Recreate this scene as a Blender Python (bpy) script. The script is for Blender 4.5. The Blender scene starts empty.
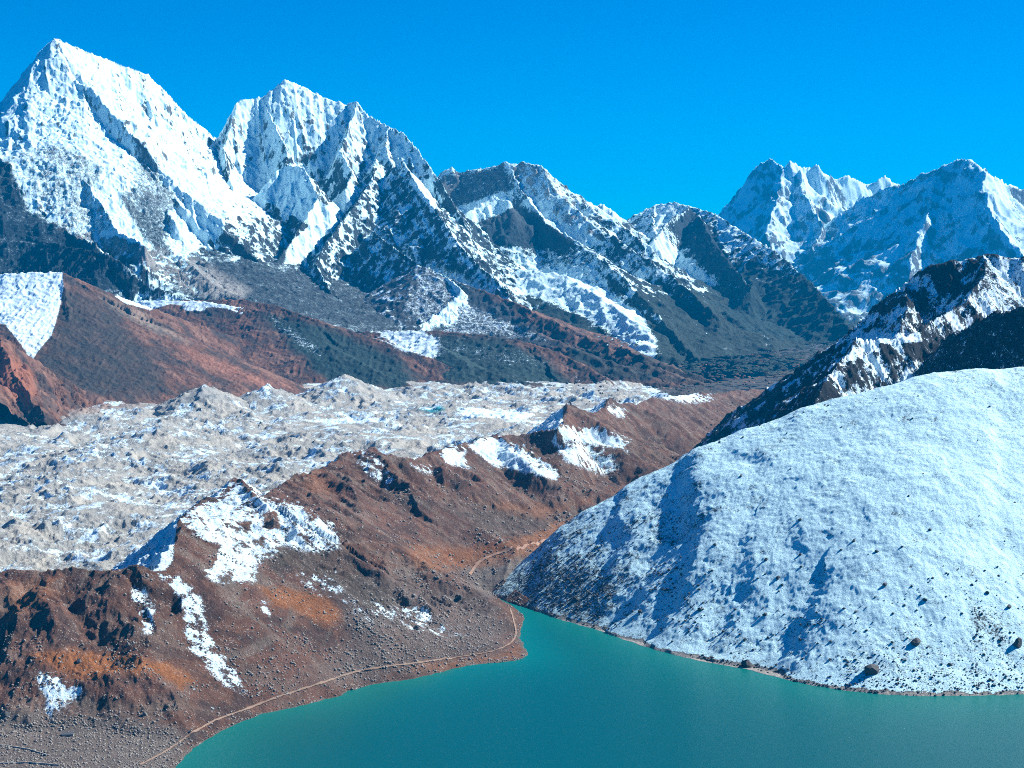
import bpy, math, random
import numpy as np
random.seed(7)
Q = 1.0                      # mesh density

# ------------------------------------------------------------------ camera geometry
F = 1700.0; CX = 512.0; CY = 384.0; HZ = 245.0; CAMZ = 600.0
PIT = math.atan((CY - HZ) / F)
SP, CP = math.sin(PIT), math.cos(PIT)

def W(px, py, D):
    """point seen at picture place (px,py) and D metres ahead"""
    a = (px - CX) / F; b = (CY - py) / F
    t = D / (b * SP + CP)
    return (a * t, D, CAMZ + (b * CP - SP) * t)

def G(px, py, z):
    """point seen at (px,py) lying at height z"""
    a = (px - CX) / F; b = (CY - py) / F
    t = (z - CAMZ) / (b * CP - SP)
    return (a * t, (b * SP + CP) * t, z)

def proj(X, Y, Z):
    dz = Z - CAMZ
    f = Y * CP - dz * SP
    u = Y * SP + dz * CP
    return CX + F * X / f, CY - F * u / f

# ------------------------------------------------------------------ noise
_r = np.random.RandomState(11)
PERM = _r.permutation(65536).astype(np.int64)
ANG = _r.rand(65536).astype(np.float32) * 2 * np.pi
GX, GY = np.cos(ANG), np.sin(ANG)

def perlin(x, y, seed=0):
    x = np.asarray(x, dtype=np.float32); y = np.asarray(y, dtype=np.float32)
    xi = np.floor(x).astype(np.int64); yi = np.floor(y).astype(np.int64)
    fx = x - xi; fy = y - yi
    def h(i, j):
        return PERM[(PERM[(i + seed * 1013) & 65535] + j) & 65535]
    def g(i, j, dx, dy):
        k = h(i, j)
        return GX[k] * dx + GY[k] * dy
    u = fx * fx * fx * (fx * (fx * 6 - 15) + 10); v = fy * fy * fy * (fy * (fy * 6 - 15) + 10)
    a = g(xi, yi, fx, fy); b = g(xi + 1, yi, fx - 1, fy)
    c = g(xi, yi + 1, fx, fy - 1); d = g(xi + 1, yi + 1, fx - 1, fy - 1)
    return (a + u * (b - a) + v * (c + u * (d - c) - a - u * (b - a))) * 1.5

def fbm(x, y, L, octv=5, seed=0, gain=0.5):
    s = 0; a = 1.0
    for k in range(octv):
        s = s + a * perlin(x / L + 17.3 * k, y / L - 9.1 * k, seed + k)
        L *= 0.49; a *= gain
    return s

def ridged(x, y, L, octv=5, seed=0, gain=0.5):
    s = 0; a = 1.0; w = 1.0
    for k in range(octv):
        n = 1 - np.abs(perlin(x / L + 5.7 * k, y / L + 3.3 * k, seed + k)) * 1.6
        n = np.clip(n, 0, 1) ** 2
        s = s + a * n * w
        w = np.clip(n * 1.6, 0, 1)
        L *= 0.48; a *= gain
    return s - 0.9

def sstep(a, b, x):
    t = np.clip((x - a) / (b - a), 0, 1)
    return t * t * (3 - 2 * t)

# ------------------------------------------------------------------ surfaces
def ridge(X, Y, P, sl=1.0, sr=1.0, flute=0.0, L=120.0, D0=350.0, relax=0.4, seed=0, tip=1.0):
    """height of a crest line P with a flank to either side; P = picture points with distances"""
    P = np.array([W(*p) for p in P])
    H = np.full(X.shape, -1e4, np.float32); S = np.zeros(X.shape, np.float32); DD = np.zeros(X.shape, np.float32)
    s0 = 0.0
    for i in range(len(P) - 1):
        a, b = P[i], P[i + 1]
        ex, ey = b[0] - a[0], b[1] - a[1]; l2 = ex * ex + ey * ey + 1e-6
        t = np.clip(((X - a[0]) * ex + (Y - a[1]) * ey) / l2, 0, 1)
        dx = X - (a[0] + t * ex); dy = Y - (a[1] + t * ey)
        d = np.sqrt(dx * dx + dy * dy)
        side = (ex * (Y - a[1]) - ey * (X - a[0])) / math.sqrt(l2)
        w = sstep(-0.35, 0.35, side / (d + 1.0))
        sl_ = sr + (sl - sr) * w          # left of travel: sl
        h = a[2] + t * (b[2] - a[2]) - sl_ * ((1 - relax) * d + relax * D0 * (1 - np.exp(-d / D0)))
        m = h > H
        H = np.where(m, h, H); S = np.where(m, s0 + t * math.sqrt(l2), S); DD = np.where(m, d, DD)
        s0 += math.sqrt(l2)
    if flute:
        ws = S + 0.35 * L * perlin(X / (2.2 * L), Y / (2.2 * L), seed + 50)
        n = 1 - np.abs(perlin(ws / L, DD / (5 * L) + seed, seed)) * 1.8
        n2 = 1 - np.abs(perlin(ws / (0.42 * L), DD / (2.2 * L) + seed, seed + 3)) * 1.8
        H = H + flute * (n - 0.75 + 0.45 * (n2 - 0.75)) * (1 - np.exp(-DD / (0.8 * L)))
    return H.astype(np.float32)

def smax(a, b, k):
    h = np.clip(0.5 + 0.5 * (a - b) / k, 0, 1)
    return b + (a - b) * h + k * h * (1 - h)

class TPS:
    def __init__(s, pts, lam=1e-4):
        P = np.array(pts, float); s.c = P[:, :2].mean(0); s.k = 1000.0
        s.p = (P[:, :2] - s.c) / s.k; n = len(P)
        K = s.ker(s.p[:, None, :] - s.p[None, :, :]) + lam * np.eye(n)
        A = np.zeros((n + 3, n + 3)); A[:n, :n] = K; A[:n, n] = 1; A[:n, n + 1:] = s.p
        A[n:, :n] = A[:n, n:].T
        s.w = np.linalg.solve(A, np.concatenate([P[:, 2], [0, 0, 0]]))
    def ker(s, d):
        r2 = (d ** 2).sum(-1) + 1e-12
        return 0.5 * r2 * np.log(r2)
    def __call__(s, X, Y):
        x = (X.ravel() - s.c[0]) / s.k; y = (Y.ravel() - s.c[1]) / s.k
        o = s.w[-3] + s.w[-2] * x + s.w[-1] * y
        for (a, b), w in zip(s.p, s.w[:-3]):
            r2 = (x - a) ** 2 + (y - b) ** 2 + 1e-12
            o += w * 0.5 * r2 * np.log(r2)
        return o.reshape(X.shape).astype(np.float32)

def poly_in(px, py, poly):
    ins = np.zeros(px.shape, bool); n = len(poly)
    for i in range(n):
        x0, y0 = poly[i]; x1, y1 = poly[(i + 1) % n]
        if y0 == y1: continue
        c = ((y0 > py) != (y1 > py)) & (px < (x1 - x0) * (py - y0) / (y1 - y0) + x0)
        ins ^= c
    return ins

def poly_soft(px, py, poly, soft):
    """1 well inside the outline, 0 outside, blurred over 'soft'"""
    x0 = min(p[0] for p in poly) - soft * 2; x1 = max(p[0] for p in poly) + soft * 2
    y0 = min(p[1] for p in poly) - soft * 2; y1 = max(p[1] for p in poly) + soft * 2
    out = np.zeros(px.shape, np.float32)
    m = (px > x0) & (px < x1) & (py > y0) & (py < y1)
    if not m.any(): return out
    qx, qy = px[m], py[m]
    d = np.full(qx.shape, 1e9, np.float32)
    n = len(poly)
    for i in range(n):
        ax, ay = poly[i]; bx, by = poly[(i + 1) % n]
        ex, ey = bx - ax, by - ay
        t = np.clip(((qx - ax) * ex + (qy - ay) * ey) / (ex * ex + ey * ey + 1e-9), 0, 1)
        d = np.minimum(d, np.hypot(qx - ax - t * ex, qy - ay - t * ey))
    d = np.where(poly_in(qx, qy, poly), d, -d)
    out[m] = sstep(-soft, soft, d)
    return out

def axis(segs):
    """rows: list of (from, to, step)"""
    v = []
    for a, b, s in segs:
        v.append(np.arange(a, b, s / Q))
    v.append([segs[-1][1]])
    return np.concatenate(v)

def grid(px0, px1, stepx, rows):
    u = (np.arange(px0, px1 + stepx / Q, stepx / Q) - CX) / F
    y = axis(rows)
    U, Y = np.meshgrid(u, y)
    return (U * Y).astype(np.float32), Y.astype(np.float32)

def coll(): return bpy.context.scene.collection

def make_surface(name, X, Y, Z, attrs, mat, cut=-1e9, kind='structure', label=None, cat=None):
    ny, nx = X.shape
    idx = np.arange(ny * nx).reshape(ny, nx)
    q = np.stack([idx[:-1, :-1], idx[:-1, 1:], idx[1:, 1:], idx[1:, :-1]], -1).reshape(-1, 4)
    zf = Z.ravel()
    keep = zf[q].max(1) > cut
    q = q[keep]
    used = np.unique(q); remap = np.full(ny * nx, -1); remap[used] = np.arange(len(used))
    q = remap[q]
    co = np.stack([X.ravel(), Y.ravel(), zf], -1)[used].astype(np.float32)
    me = bpy.data.meshes.new(name)
    me.vertices.add(len(co)); me.vertices.foreach_set('co', co.ravel())
    me.loops.add(q.size); me.loops.foreach_set('vertex_index', q.ravel().astype(np.int32))
    me.polygons.add(len(q)); me.polygons.foreach_set('loop_start', np.arange(0, q.size, 4, dtype=np.int32))
    me.polygons.foreach_set('use_smooth', np.ones(len(q), bool))
    for k, v in attrs.items():
        if v.ndim == 3:
            at = me.attributes.new(k, 'FLOAT_COLOR', 'POINT')
            c = np.ones((len(used), 4), np.float32); c[:, :3] = v.reshape(-1, 3)[used]
            at.data.foreach_set('color', c.ravel())
        else:
            at = me.attributes.new(k, 'FLOAT', 'POINT')
            at.data.foreach_set('value', v.ravel()[used].astype(np.float32))
    me.update(calc_edges=True)
    me.materials.append(mat)
    o = bpy.data.objects.new(name, me); coll().objects.link(o)
    o['kind'] = kind
    if label: o['label'] = label
    if cat: o['category'] = cat
    return o

def slope_of(X, Y, Z):
    """tan of slope and unit downhill direction from the grid"""
    dzr, dzc = np.gradient(Z)
    yr = np.gradient(Y, axis=0); xr = np.gradient(X, axis=0); xc = np.gradient(X, axis=1)
    gx = dzc / xc
    gy = (dzr - gx * xr) / yr
    return gx, gy

# ------------------------------------------------------------------ materials
def new_mat(name):
    m = bpy.data.materials.new(name); m.use_nodes = True
    nt = m.node_tree; nt.nodes.clear()
    return m, nt

def ground_material(name, fine=8.0, streak=0.0, snow_noise=0.5, bump=1.0, snow_bump=0.5, contrast=0.5,
                    snow_col=(0.66, 0.84, 0.93), sharp=0.10, speck=0.0):
    """rock / turf whose colour is the 'tint' attribute, with snow lying where the 'snow' attribute allows"""
    m, nt = new_mat(name); N = nt.nodes; Lk = nt.links.new
    out = N.new('ShaderNodeOutputMaterial'); bs = N.new('ShaderNodeBsdfPrincipled')
    Lk(bs.outputs[0], out.inputs[0])
    geo = N.new('ShaderNodeNewGeometry')
    mp = N.new('ShaderNodeMapping'); Lk(geo.outputs['Position'], mp.inputs[0])
    mp.inputs['Scale'].default_value = (1, 1, 1 - streak)
    def noise(scale, det, src, rough=0.6, dist=0.0):
        n = N.new('ShaderNodeTexNoise'); n.inputs['Scale'].default_value = 1.0 / scale
        n.inputs['Detail'].default_value = det; n.inputs['Roughness'].default_value = rough
        n.inputs['Distortion'].default_value = dist
        Lk(src.outputs[0], n.inputs['Vector']); return n.outputs['Fac']
    def mth(op, a, b=None, c=None, clamp=False):
        n = N.new('ShaderNodeMath'); n.operation = op; n.use_clamp = clamp
        for i, v in enumerate((a, b, c)):
            if v is None: continue
            if isinstance(v, (int, float)): n.inputs[i].default_value = v
            else: Lk(v, n.inputs[i])
        return n.outputs[0]
    at = N.new('ShaderNodeAttribute'); at.attribute_name = 'snow'
    ct = N.new('ShaderNodeAttribute'); ct.attribute_name = 'tint'
    n1 = noise(fine * 6, 4, mp); n2 = noise(fine, 5, mp, 0.7)
    n3 = noise(fine * 0.35, 3, mp, 0.7, 0.5)
    # colour variation of the bare ground
    v = mth('MULTIPLY_ADD', mth('SUBTRACT', n1, 0.5), contrast * 2.0, 1.0)
    v = mth('MULTIPLY', v, mth('MULTIPLY_ADD', mth('SUBTRACT', n2, 0.5), contrast * 3.4, 1.0))
    v = mth('MULTIPLY', v, mth('MULTIPLY_ADD', mth('SUBTRACT', n3, 0.5), contrast * 2.4, 1.0))
    v = mth('MAXIMUM', v, 0.12)
    vm = N.new('ShaderNodeVectorMath'); vm.operation = 'SCALE'
    Lk(ct.outputs['Color'], vm.inputs[0]); Lk(v, vm.inputs['Scale'])
    col = vm.outputs[0]
    if speck > 0:
        vo = N.new('ShaderNodeTexVoronoi'); vo.inputs['Scale'].default_value = 1.0 / (fine * 0.8)
        Lk(geo.outputs['Position'], vo.inputs['Vector'])
        sp = mth('LESS_THAN', vo.outputs['Distance'], mth('MULTIPLY', mth('SUBTRACT', n1, 0.33), speck))
        mx = N.new('ShaderNodeMix'); mx.data_type = 'RGBA'
        Lk(mth('MULTIPLY', sp, 0.8), mx.inputs[0]); Lk(col, mx.inputs[6])
        cr = N.new('ShaderNodeVectorMath'); cr.operation = 'SCALE'; cr.inputs[0].default_value = (0.42, 0.40, 0.37)
        Lk(mth('MULTIPLY_ADD', vo.outputs['Color'], 0.9, 0.35), cr.inputs['Scale'])
        Lk(cr.outputs[0], mx.inputs[7]); col = mx.outputs[2]
    # snow
    s = mth('ADD', at.outputs['Fac'], mth('MULTIPLY', mth('SUBTRACT', n2, 0.5), snow_noise * 2.4))
    s = mth('ADD', s, mth('MULTIPLY', mth('SUBTRACT', n3, 0.5), snow_noise * 1.8))
    s = mth('ADD', s, mth('MULTIPLY', mth('SUBTRACT', n1, 0.5), snow_noise * 1.0))
    mr = N.new('ShaderNodeMapRange'); mr.interpolation_type = 'SMOOTHSTEP'
    Lk(s, mr.inputs[0]); mr.inputs[1].default_value = 0.5 - sharp; mr.inputs[2].default_value = 0.5 + sharp
    mx = N.new('ShaderNodeMix'); mx.data_type = 'RGBA'
    Lk(mr.outputs[0], mx.inputs[0]); Lk(col, mx.inputs[6]); mx.inputs[7].default_value = (*snow_col, 1)
    Lk(mx.outputs[2], bs.inputs['Base Color'])
    bs.inputs['Roughness'].default_value = 0.85
    bs.inputs['Specular IOR Level'].default_value = 0.15
    # relief
    hsum = mth('ADD', mth('MULTIPLY', n2, fine * 0.9), mth('MULTIPLY', n3, fine * 0.45))
    amt = N.new('ShaderNodeMix'); amt.data_type = 'FLOAT'
    Lk(mr.outputs[0], amt.inputs[0]); amt.inputs[2].default_value = bump; amt.inputs[3].default_value = snow_bump
    bp = N.new('ShaderNodeBump'); bp.inputs['Distance'].default_value = 1.0
    Lk(mth('ADD', mth('MULTIPLY', hsum, amt.outputs[0]), mth('MULTIPLY', mr.outputs[0], fine * 0.12)), bp.inputs['Height'])
    Lk(bp.outputs[0], bs.inputs['Normal'])
    return m

def tint(shape, c):
    a = np.empty(shape + (3,), np.float32); a[:] = c; return a
def blend(T, c, m):
    return T + (np.array(c, np.float32) - T) * m[..., None]
# colours
SNOW = (0.64, 0.87, 0.92)
ROCK = (0.12, 0.135, 0.145); DARK = (0.028, 0.042, 0.052); BROWN = (0.13, 0.064, 0.042); RUST = (0.27, 0.10, 0.035)
GREY = (0.30, 0.29, 0.27); TURF = (0.035, 0.05, 0.045); TAN = (0.30, 0.22, 0.17)

# ================================================================== far snow peaks
def mountain(name, label, cat, px0, px1, stepx, rows, ridges, warp, rough, snowf, mat, polys=(), tintf=None, base=-60, seed=0, cut=0, rills=10.0):
    X, Y = grid(px0, px1, stepx, rows)
    wx = X + warp * fbm(X, Y, warp * 7, 4, seed + 1); wy = Y + warp * fbm(X, Y, warp * 7, 4, seed + 21)
    H = np.full(X.shape, base, np.float32)
    for r in ridges:
        r = dict(r); P = r.pop('P')
        a, b = W(*P[0]), W(*P[-1])
        if b[1] < a[1] - abs(b[0] - a[0]): r['sl'], r['sr'] = r['sr'], r['sl']     # spurs coming forward: first slope is the left side
        H = np.maximum(H, ridge(wx, wy, P, seed=seed + r.pop('k', 0), **r))
    raw = H.copy()
    H = H + rough * (ridged(X, Y, rough * 8, 6, seed + 5, 0.45) * 0.8 + fbm(X, Y, rough * 6, 5, seed + 9, 0.45) * 0.5)
    g0, g1 = slope_of(X, Y, raw)
    steep = sstep(0.5, 1.2, np.hypot(g0, g1))
    H = H + rills * steep * (ridged(X + 0.3 * Y, raw * 0.12, rills * 7, 4, seed + 71, 0.42) - 0.2)
    streak = fbm(X + 0.3 * Y, H * 0.16, rills * 3 + 8, 4, seed + 73, 0.65)
    H = H.astype(np.float32)
    gx, gy = slope_of(X, Y, H)
    st = np.hypot(gx, gy)
    px, py = proj(X, Y, H)
    n = fbm(X, Y, rough * 8, 5, seed + 33, 0.6) + 0.9 * steep * streak
    hollow = np.clip((raw - H) / (rough * 0.8), -1, 1)
    snow = snowf(X, Y, H, st, gx, gy, n, px, py, hollow)
    T = tint(X.shape, ROCK)
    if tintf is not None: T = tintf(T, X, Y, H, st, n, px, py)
    for poly, val, soft in polys:
        m = poly_soft(px, py, poly, soft)
        snow = snow + (val - snow) * m
    return make_surface(name, X, Y, H, {'snow': snow, 'tint': T}, mat, cut, label=label, cat=cat)

R = lambda P, **k: dict(P=P, **k)

peak_mat = ground_material('snow_and_cliff', fine=20, streak=0.6, snow_noise=0.26, bump=1.0, snow_bump=0.12, contrast=0.35, snow_col=SNOW)
far_mat = ground_material('distant_snow_and_cliff', fine=45, streak=0.5, snow_noise=0.3, bump=1.0, snow_bump=0.15, contrast=0.3, snow_col=SNOW)
slope_mat = ground_material('rock_and_snow_slope', fine=20, streak=0.3, snow_noise=0.6, bump=0.9, snow_bump=0.25, contrast=0.4, snow_col=SNOW, sharp=0.06)
turf_mat = ground_material('autumn_turf_slope', fine=16, streak=0.0, snow_noise=0.35, bump=0.5, snow_bump=0.4, contrast=0.32, sharp=0.07)

# --- steep snow pyramid, left
def snow_a(X, Y, H, st, gx, gy, n, px, py, hol):
    s = 0.98 - 0.42 * sstep(1.0, 2.3, st) + 0.26 * n - 0.16 * sstep(1350, 1000, H) + 0.12 * hol
    s -= 0.36 * sstep(900, 560, H)
    return s
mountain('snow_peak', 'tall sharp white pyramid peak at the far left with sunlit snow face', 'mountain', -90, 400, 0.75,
    [(7500, 8300, 12), (8300, 10600, 4.5), (10600, 11600, 12)], [
    R([(-200, 330, 12500), (-60, 225, 11300), (0, 150, 10700), (20, 92, 10300), (40, 50, 9950), (55, 37, 9800)], sl=1.5, sr=1.7, flute=30, L=160, k=1),
    R([(55, 37, 9800), (75, 46, 9900), (110, 60, 10100), (148, 74, 10300), (165, 90, 10450), (185, 112, 10650), (217, 138, 10950), (224, 146, 11050)], sl=1.3, sr=1.25, flute=55, L=170, k=2),
    R([(55, 37, 9800), (38, 58, 9700), (31, 78, 9600), (30, 118, 9430), (18, 128, 9330), (12, 155, 9150), (14, 172, 9050), (35, 197, 8850), (55, 222, 8680), (75, 236, 8500), (95, 242, 8380)], sl=1.75, sr=1.15, flute=50, L=130, k=3),
    R([(75, 46, 9900), (95, 92, 9720), (112, 130, 9500), (118, 165, 9250), (112, 190, 9080)], sl=1.5, sr=1.3, flute=25, L=100, k=4),
    R([(148, 74, 10300), (152, 110, 10020), (150, 140, 9800), (143, 165, 9520), (155, 190, 9250), (175, 222, 8900)], sl=1.6, sr=1.2, flute=35, L=110, k=5),
    R([(185, 112, 10650), (195, 140, 10420), (205, 165, 10200)], sl=1.5, sr=1.3, flute=25, L=90, k=6),
    R([(50, 150, 9200), (80, 175, 8980), (100, 200, 8800), (118, 232, 8560), (140, 240, 8400)], sl=1.3, sr=1.3, flute=30, L=80, k=7),
    R([(-60, 205, 8800), (0, 222, 8700), (40, 240, 8450), (80, 248, 8150), (108, 252, 7950), (150, 285, 7750), (195, 300, 7600)], sl=0.9, sr=0.75, flute=30, L=110, k=8),
    R([(-120, 240, 8600), (-40, 262, 8000), (20, 275, 7700)], sl=0.9, sr=0.75, flute=30, L=110, k=9),
    R([(205, 205, 9700), (190, 230, 9200), (180, 255, 8700), (215, 285, 8200), (250, 300, 7900)], sl=0.4, sr=0.4, flute=15, L=60, k=10),
    ], 6.5, 8, snow_a, peak_mat, rills=14, base=200, seed=100, cut=205,
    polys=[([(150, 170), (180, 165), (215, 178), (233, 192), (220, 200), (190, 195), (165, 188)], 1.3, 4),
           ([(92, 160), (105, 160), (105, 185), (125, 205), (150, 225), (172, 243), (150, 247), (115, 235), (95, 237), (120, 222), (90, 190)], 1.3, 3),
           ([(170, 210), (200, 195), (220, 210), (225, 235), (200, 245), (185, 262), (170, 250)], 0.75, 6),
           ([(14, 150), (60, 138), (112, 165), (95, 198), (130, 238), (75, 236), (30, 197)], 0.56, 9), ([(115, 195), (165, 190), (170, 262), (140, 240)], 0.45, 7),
           ([(140, 152), (160, 155), (180, 205), (160, 225), (130, 200), (130, 170)], 0.5, 14),  # thinner snow: bare rock, and the shadow of a hollow painted in
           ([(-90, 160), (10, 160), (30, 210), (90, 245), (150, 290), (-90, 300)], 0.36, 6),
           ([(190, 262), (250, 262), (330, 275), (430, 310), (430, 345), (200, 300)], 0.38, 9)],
    tintf=lambda T, X, Y, H, st, n, px, py: blend(blend(blend(blend(blend(T, DARK, sstep(950, 650, H) * 0.85), (0.015, 0.03, 0.045), poly_soft(px, py, [(-90, 140), (10, 160), (30, 200), (78, 238), (150, 262), (240, 300), (-90, 300)], 6) * .9), (0.26, 0.235, 0.21), poly_soft(px, py, [(14, 130), (60, 128), (112, 165), (95, 198), (130, 238), (75, 236), (30, 197)], 9)*.8), (0.05, 0.065, 0.075), poly_soft(px, py, [(215, 250), (330, 270), (430, 310), (430, 345), (230, 305)], 9)), GREY, poly_soft(px, py, [(60, 200), (100, 195), (110, 235), (150, 248), (190, 255), (250, 290), (235, 305), (180, 290), (140, 262), (80, 240)], 6)))  # blue-black tint at lower left puts the shade into the rock colour

# --- broad flat-topped snow peak
def snow_b(X, Y, H, st, gx, gy, n, px, py, hol):
    s = 0.90 - 0.42 * sstep(1.0, 2.2, st) + 0.28 * n + 0.12 * hol
    s -= 0.38 * sstep(1200, 850, H) + 0.0 * H
    return s
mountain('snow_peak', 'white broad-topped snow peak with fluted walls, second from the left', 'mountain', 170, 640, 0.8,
    [(7500, 8300, 9), (8300, 10900, 5), (10900, 12000, 30)], [
    R([(205, 160, 10350), (222, 136, 10450), (231, 113, 10550), (238, 100, 10600), (246, 98, 10650), (262, 96, 10700), (280, 86, 10800), (285, 80, 10830), (300, 84, 10850), (325, 98, 10850), (340, 103, 10820), (357, 101, 10750), (370, 115, 10700), (388, 125, 10630), (402, 131, 10550), (418, 148, 10450), (428, 163, 10350), (440, 180, 10200), (470, 230, 9850)], sl=1.7, sr=1.5, flute=30, L=120, D0=300, k=1),
    R([(258, 99, 10690), (272, 89, 10740), (285, 80, 10780), (300, 85, 10800), (325, 98, 10810), (345, 103, 10790)], sl=0.72, sr=0.72, relax=-1.1, D0=130, k=12),
    R([(238, 100, 10600), (230, 125, 10400), (224, 148, 10230), (226, 168, 10030), (233, 188, 9850)], sl=1.8, sr=1.5, flute=25, L=80, k=2),
    R([(262, 96, 10700), (275, 125, 10450), (287, 150, 10250)], sl=1.6, sr=1.6, flute=25, L=80, k=3),
    R([(357, 101, 10750), (348, 130, 10510), (340, 150, 10350), (352, 172, 10110), (345, 190, 9950)], sl=1.8, sr=1.4, flute=25, L=80, k=4),
    R([(388, 125, 10630), (385, 145, 10450), (392, 165, 10250), (400, 180, 10050)], sl=1.5, sr=1.4, flute=25, L=70, k=5),
    R([(268, 180, 9900), (285, 163, 10000), (305, 168, 9900), (318, 195, 9630), (302, 225, 9350), (275, 262, 8950), (245, 285, 8700)], sl=1.3, sr=1.3, flute=20, L=90, k=6),
    R([(375, 158, 10250), (372, 180, 10000), (350, 210, 9600), (328, 240, 9200), (315, 262, 8900), (330, 290, 8500), (352, 312, 8200)], sl=1.35, sr=1.0, flute=45, L=120, k=7),
    R([(402, 160, 10150), (418, 185, 9800), (436, 210, 9500), (456, 240, 9150), (482, 268, 8800), (510, 292, 8500)], sl=1.0, sr=1.1, flute=40, L=110, k=8),
    R([(372, 230, 9250), (392, 245, 9000), (415, 262, 8750), (445, 276, 8500), (462, 290, 8300), (440, 310, 8050), (415, 328, 7850)], sl=1.2, sr=0.9, flute=35, L=100, k=9),
    R([(235, 215, 9550), (228, 250, 9050), (222, 280, 8650)], sl=0.5, sr=0.5, flute=15, L=60, k=10),
    ], 7, 9, snow_b, peak_mat, rills=14, base=150, seed=200, cut=155,
    polys=[([(272, 175), (290, 165), (308, 172), (316, 200), (330, 212), (310, 222), (285, 212), (270, 200)], 1.3, 4),
           ([(235, 105), (262, 100), (285, 82), (305, 86), (352, 103), (330, 112), (300, 104), (275, 100), (262, 118), (245, 130)], 1.3, 3),
           ([(232, 172), (275, 165), (270, 200), (250, 215), (225, 260), (212, 250), (222, 215)], 1.1, 5),
           ([(350, 185), (362, 190), (330, 230), (300, 262), (262, 285), (240, 296), (262, 270), (300, 235)], 1.2, 3),
           ([(240, 230), (290, 235), (285, 268), (240, 280), (215, 275)], 0.15, 6),
           ([(150, 245), (215, 240), (300, 285), (400, 310), (400, 335), (200, 310)], 0.42, 10),
           ([(412, 182), (432, 180), (436, 208), (424, 200)], 1.2, 3),
           ([(425, 262), (462, 272), (500, 300), (480, 325), (430, 330), (410, 310)], 0.62, 8)],
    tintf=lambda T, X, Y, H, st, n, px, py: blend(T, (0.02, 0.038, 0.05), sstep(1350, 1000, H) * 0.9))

# --- slabby mid mountain
def snow_c(X, Y, H, st, gx, gy, n, px, py, hol):
    s = 0.60 - 0.2 * sstep(0.6, 1.6, st) + 0.34 * n + 0.15 * hol + 0.1 * sstep(900, 1100, H)
    s -= 0.62 * sstep(480, 230, H + 70 * n)
    return s
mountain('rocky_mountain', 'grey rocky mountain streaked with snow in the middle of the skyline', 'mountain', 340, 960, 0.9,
    [(7300, 8600, 9), (8600, 12000, 7), (12000, 12800, 40)], [
    R([(405, 215, 12000), (430, 182, 11900), (440, 172, 11900), (452, 167, 11850), (457, 172, 11850), (478, 168, 11800), (492, 165, 11700), (508, 162, 11600), (524, 162, 11550), (541, 165, 11450), (553, 181, 11350), (575, 198, 11250), (592, 208, 11150), (622, 226, 11000), (650, 245, 10800)], sl=1.1, sr=1.05, flute=40, L=170, k=1),
    R([(508, 162, 11600), (520, 188, 11300), (533, 205, 11050), (548, 222, 10800), (572, 238, 10550), (598, 252, 10300), (635, 285, 9850), (670, 315, 9400), (700, 345, 8900)], sl=1.3, sr=0.8, flute=30, L=120, k=2),
    R([(541, 165, 11450), (560, 195, 11100), (590, 222, 10750), (628, 246, 10350), (672, 275, 9900), (712, 310, 9300)], sl=0.9, sr=0.8, flute=30, L=110, k=3),
    R([(508, 200, 10900), (492, 195, 10950), (470, 210, 10800), (445, 222, 10650)], sl=1.1, sr=1.1, flute=20, L=80, k=4),
    R([(576, 243, 10100), (592, 250, 9900), (618, 272, 9550), (645, 300, 9150), (672, 330, 8700), (700, 362, 8200)], sl=0.85, sr=0.65, flute=12, L=90, k=5),
    R([(480, 262, 9900), (520, 268, 9650), (565, 275, 9500), (605, 300, 9100), (640, 325, 8700), (662, 350, 8300)], sl=0.55, sr=0.42, flute=10, L=90, k=6),
    R([(592, 207, 13000), (604, 203, 12600), (612, 208, 12550), (624, 222, 12500)], sl=0.9, sr=0.9, k=7),
    R([(640, 340, 8300), (690, 368, 7900), (740, 392, 7500)], sl=0.4, sr=0.4, k=8),
    ], 13, 15, snow_c, slope_mat, base=40, seed=300, cut=45,
    polys=[([(500, 270), (540, 265), (580, 270), (610, 290), (640, 310), (660, 345), (655, 365), (635, 355), (612, 335), (585, 318), (540, 300), (490, 288)], 0.84, 7),
           ([(440, 215), (500, 190), (512, 205), (500, 215), (450, 225)], 1.2, 3),
           ([(430, 180), (505, 166), (512, 190), (440, 212)], 0.3, 5),
           ([(482, 222), (520, 205), (585, 238), (560, 248), (480, 245)], 0.12, 5),
           ([(595, 203), (612, 206), (622, 222), (605, 220)], 1.3, 2),
           ([(520, 185), (540, 200), (560, 220), (610, 245), (580, 245), (545, 222)], 0.9, 3)],
    tintf=lambda T, X, Y, H, st, n, px, py: blend(blend(blend(T, (0.022, 0.042, 0.056), sstep(1100, 600, H)), (0.45, 0.42, 0.38), poly_soft(px, py, [(515, 165), (545, 170), (600, 240), (570, 240), (540, 215)], 5)), (0.03, 0.05, 0.045), sstep(480, 250, H)))

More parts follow.
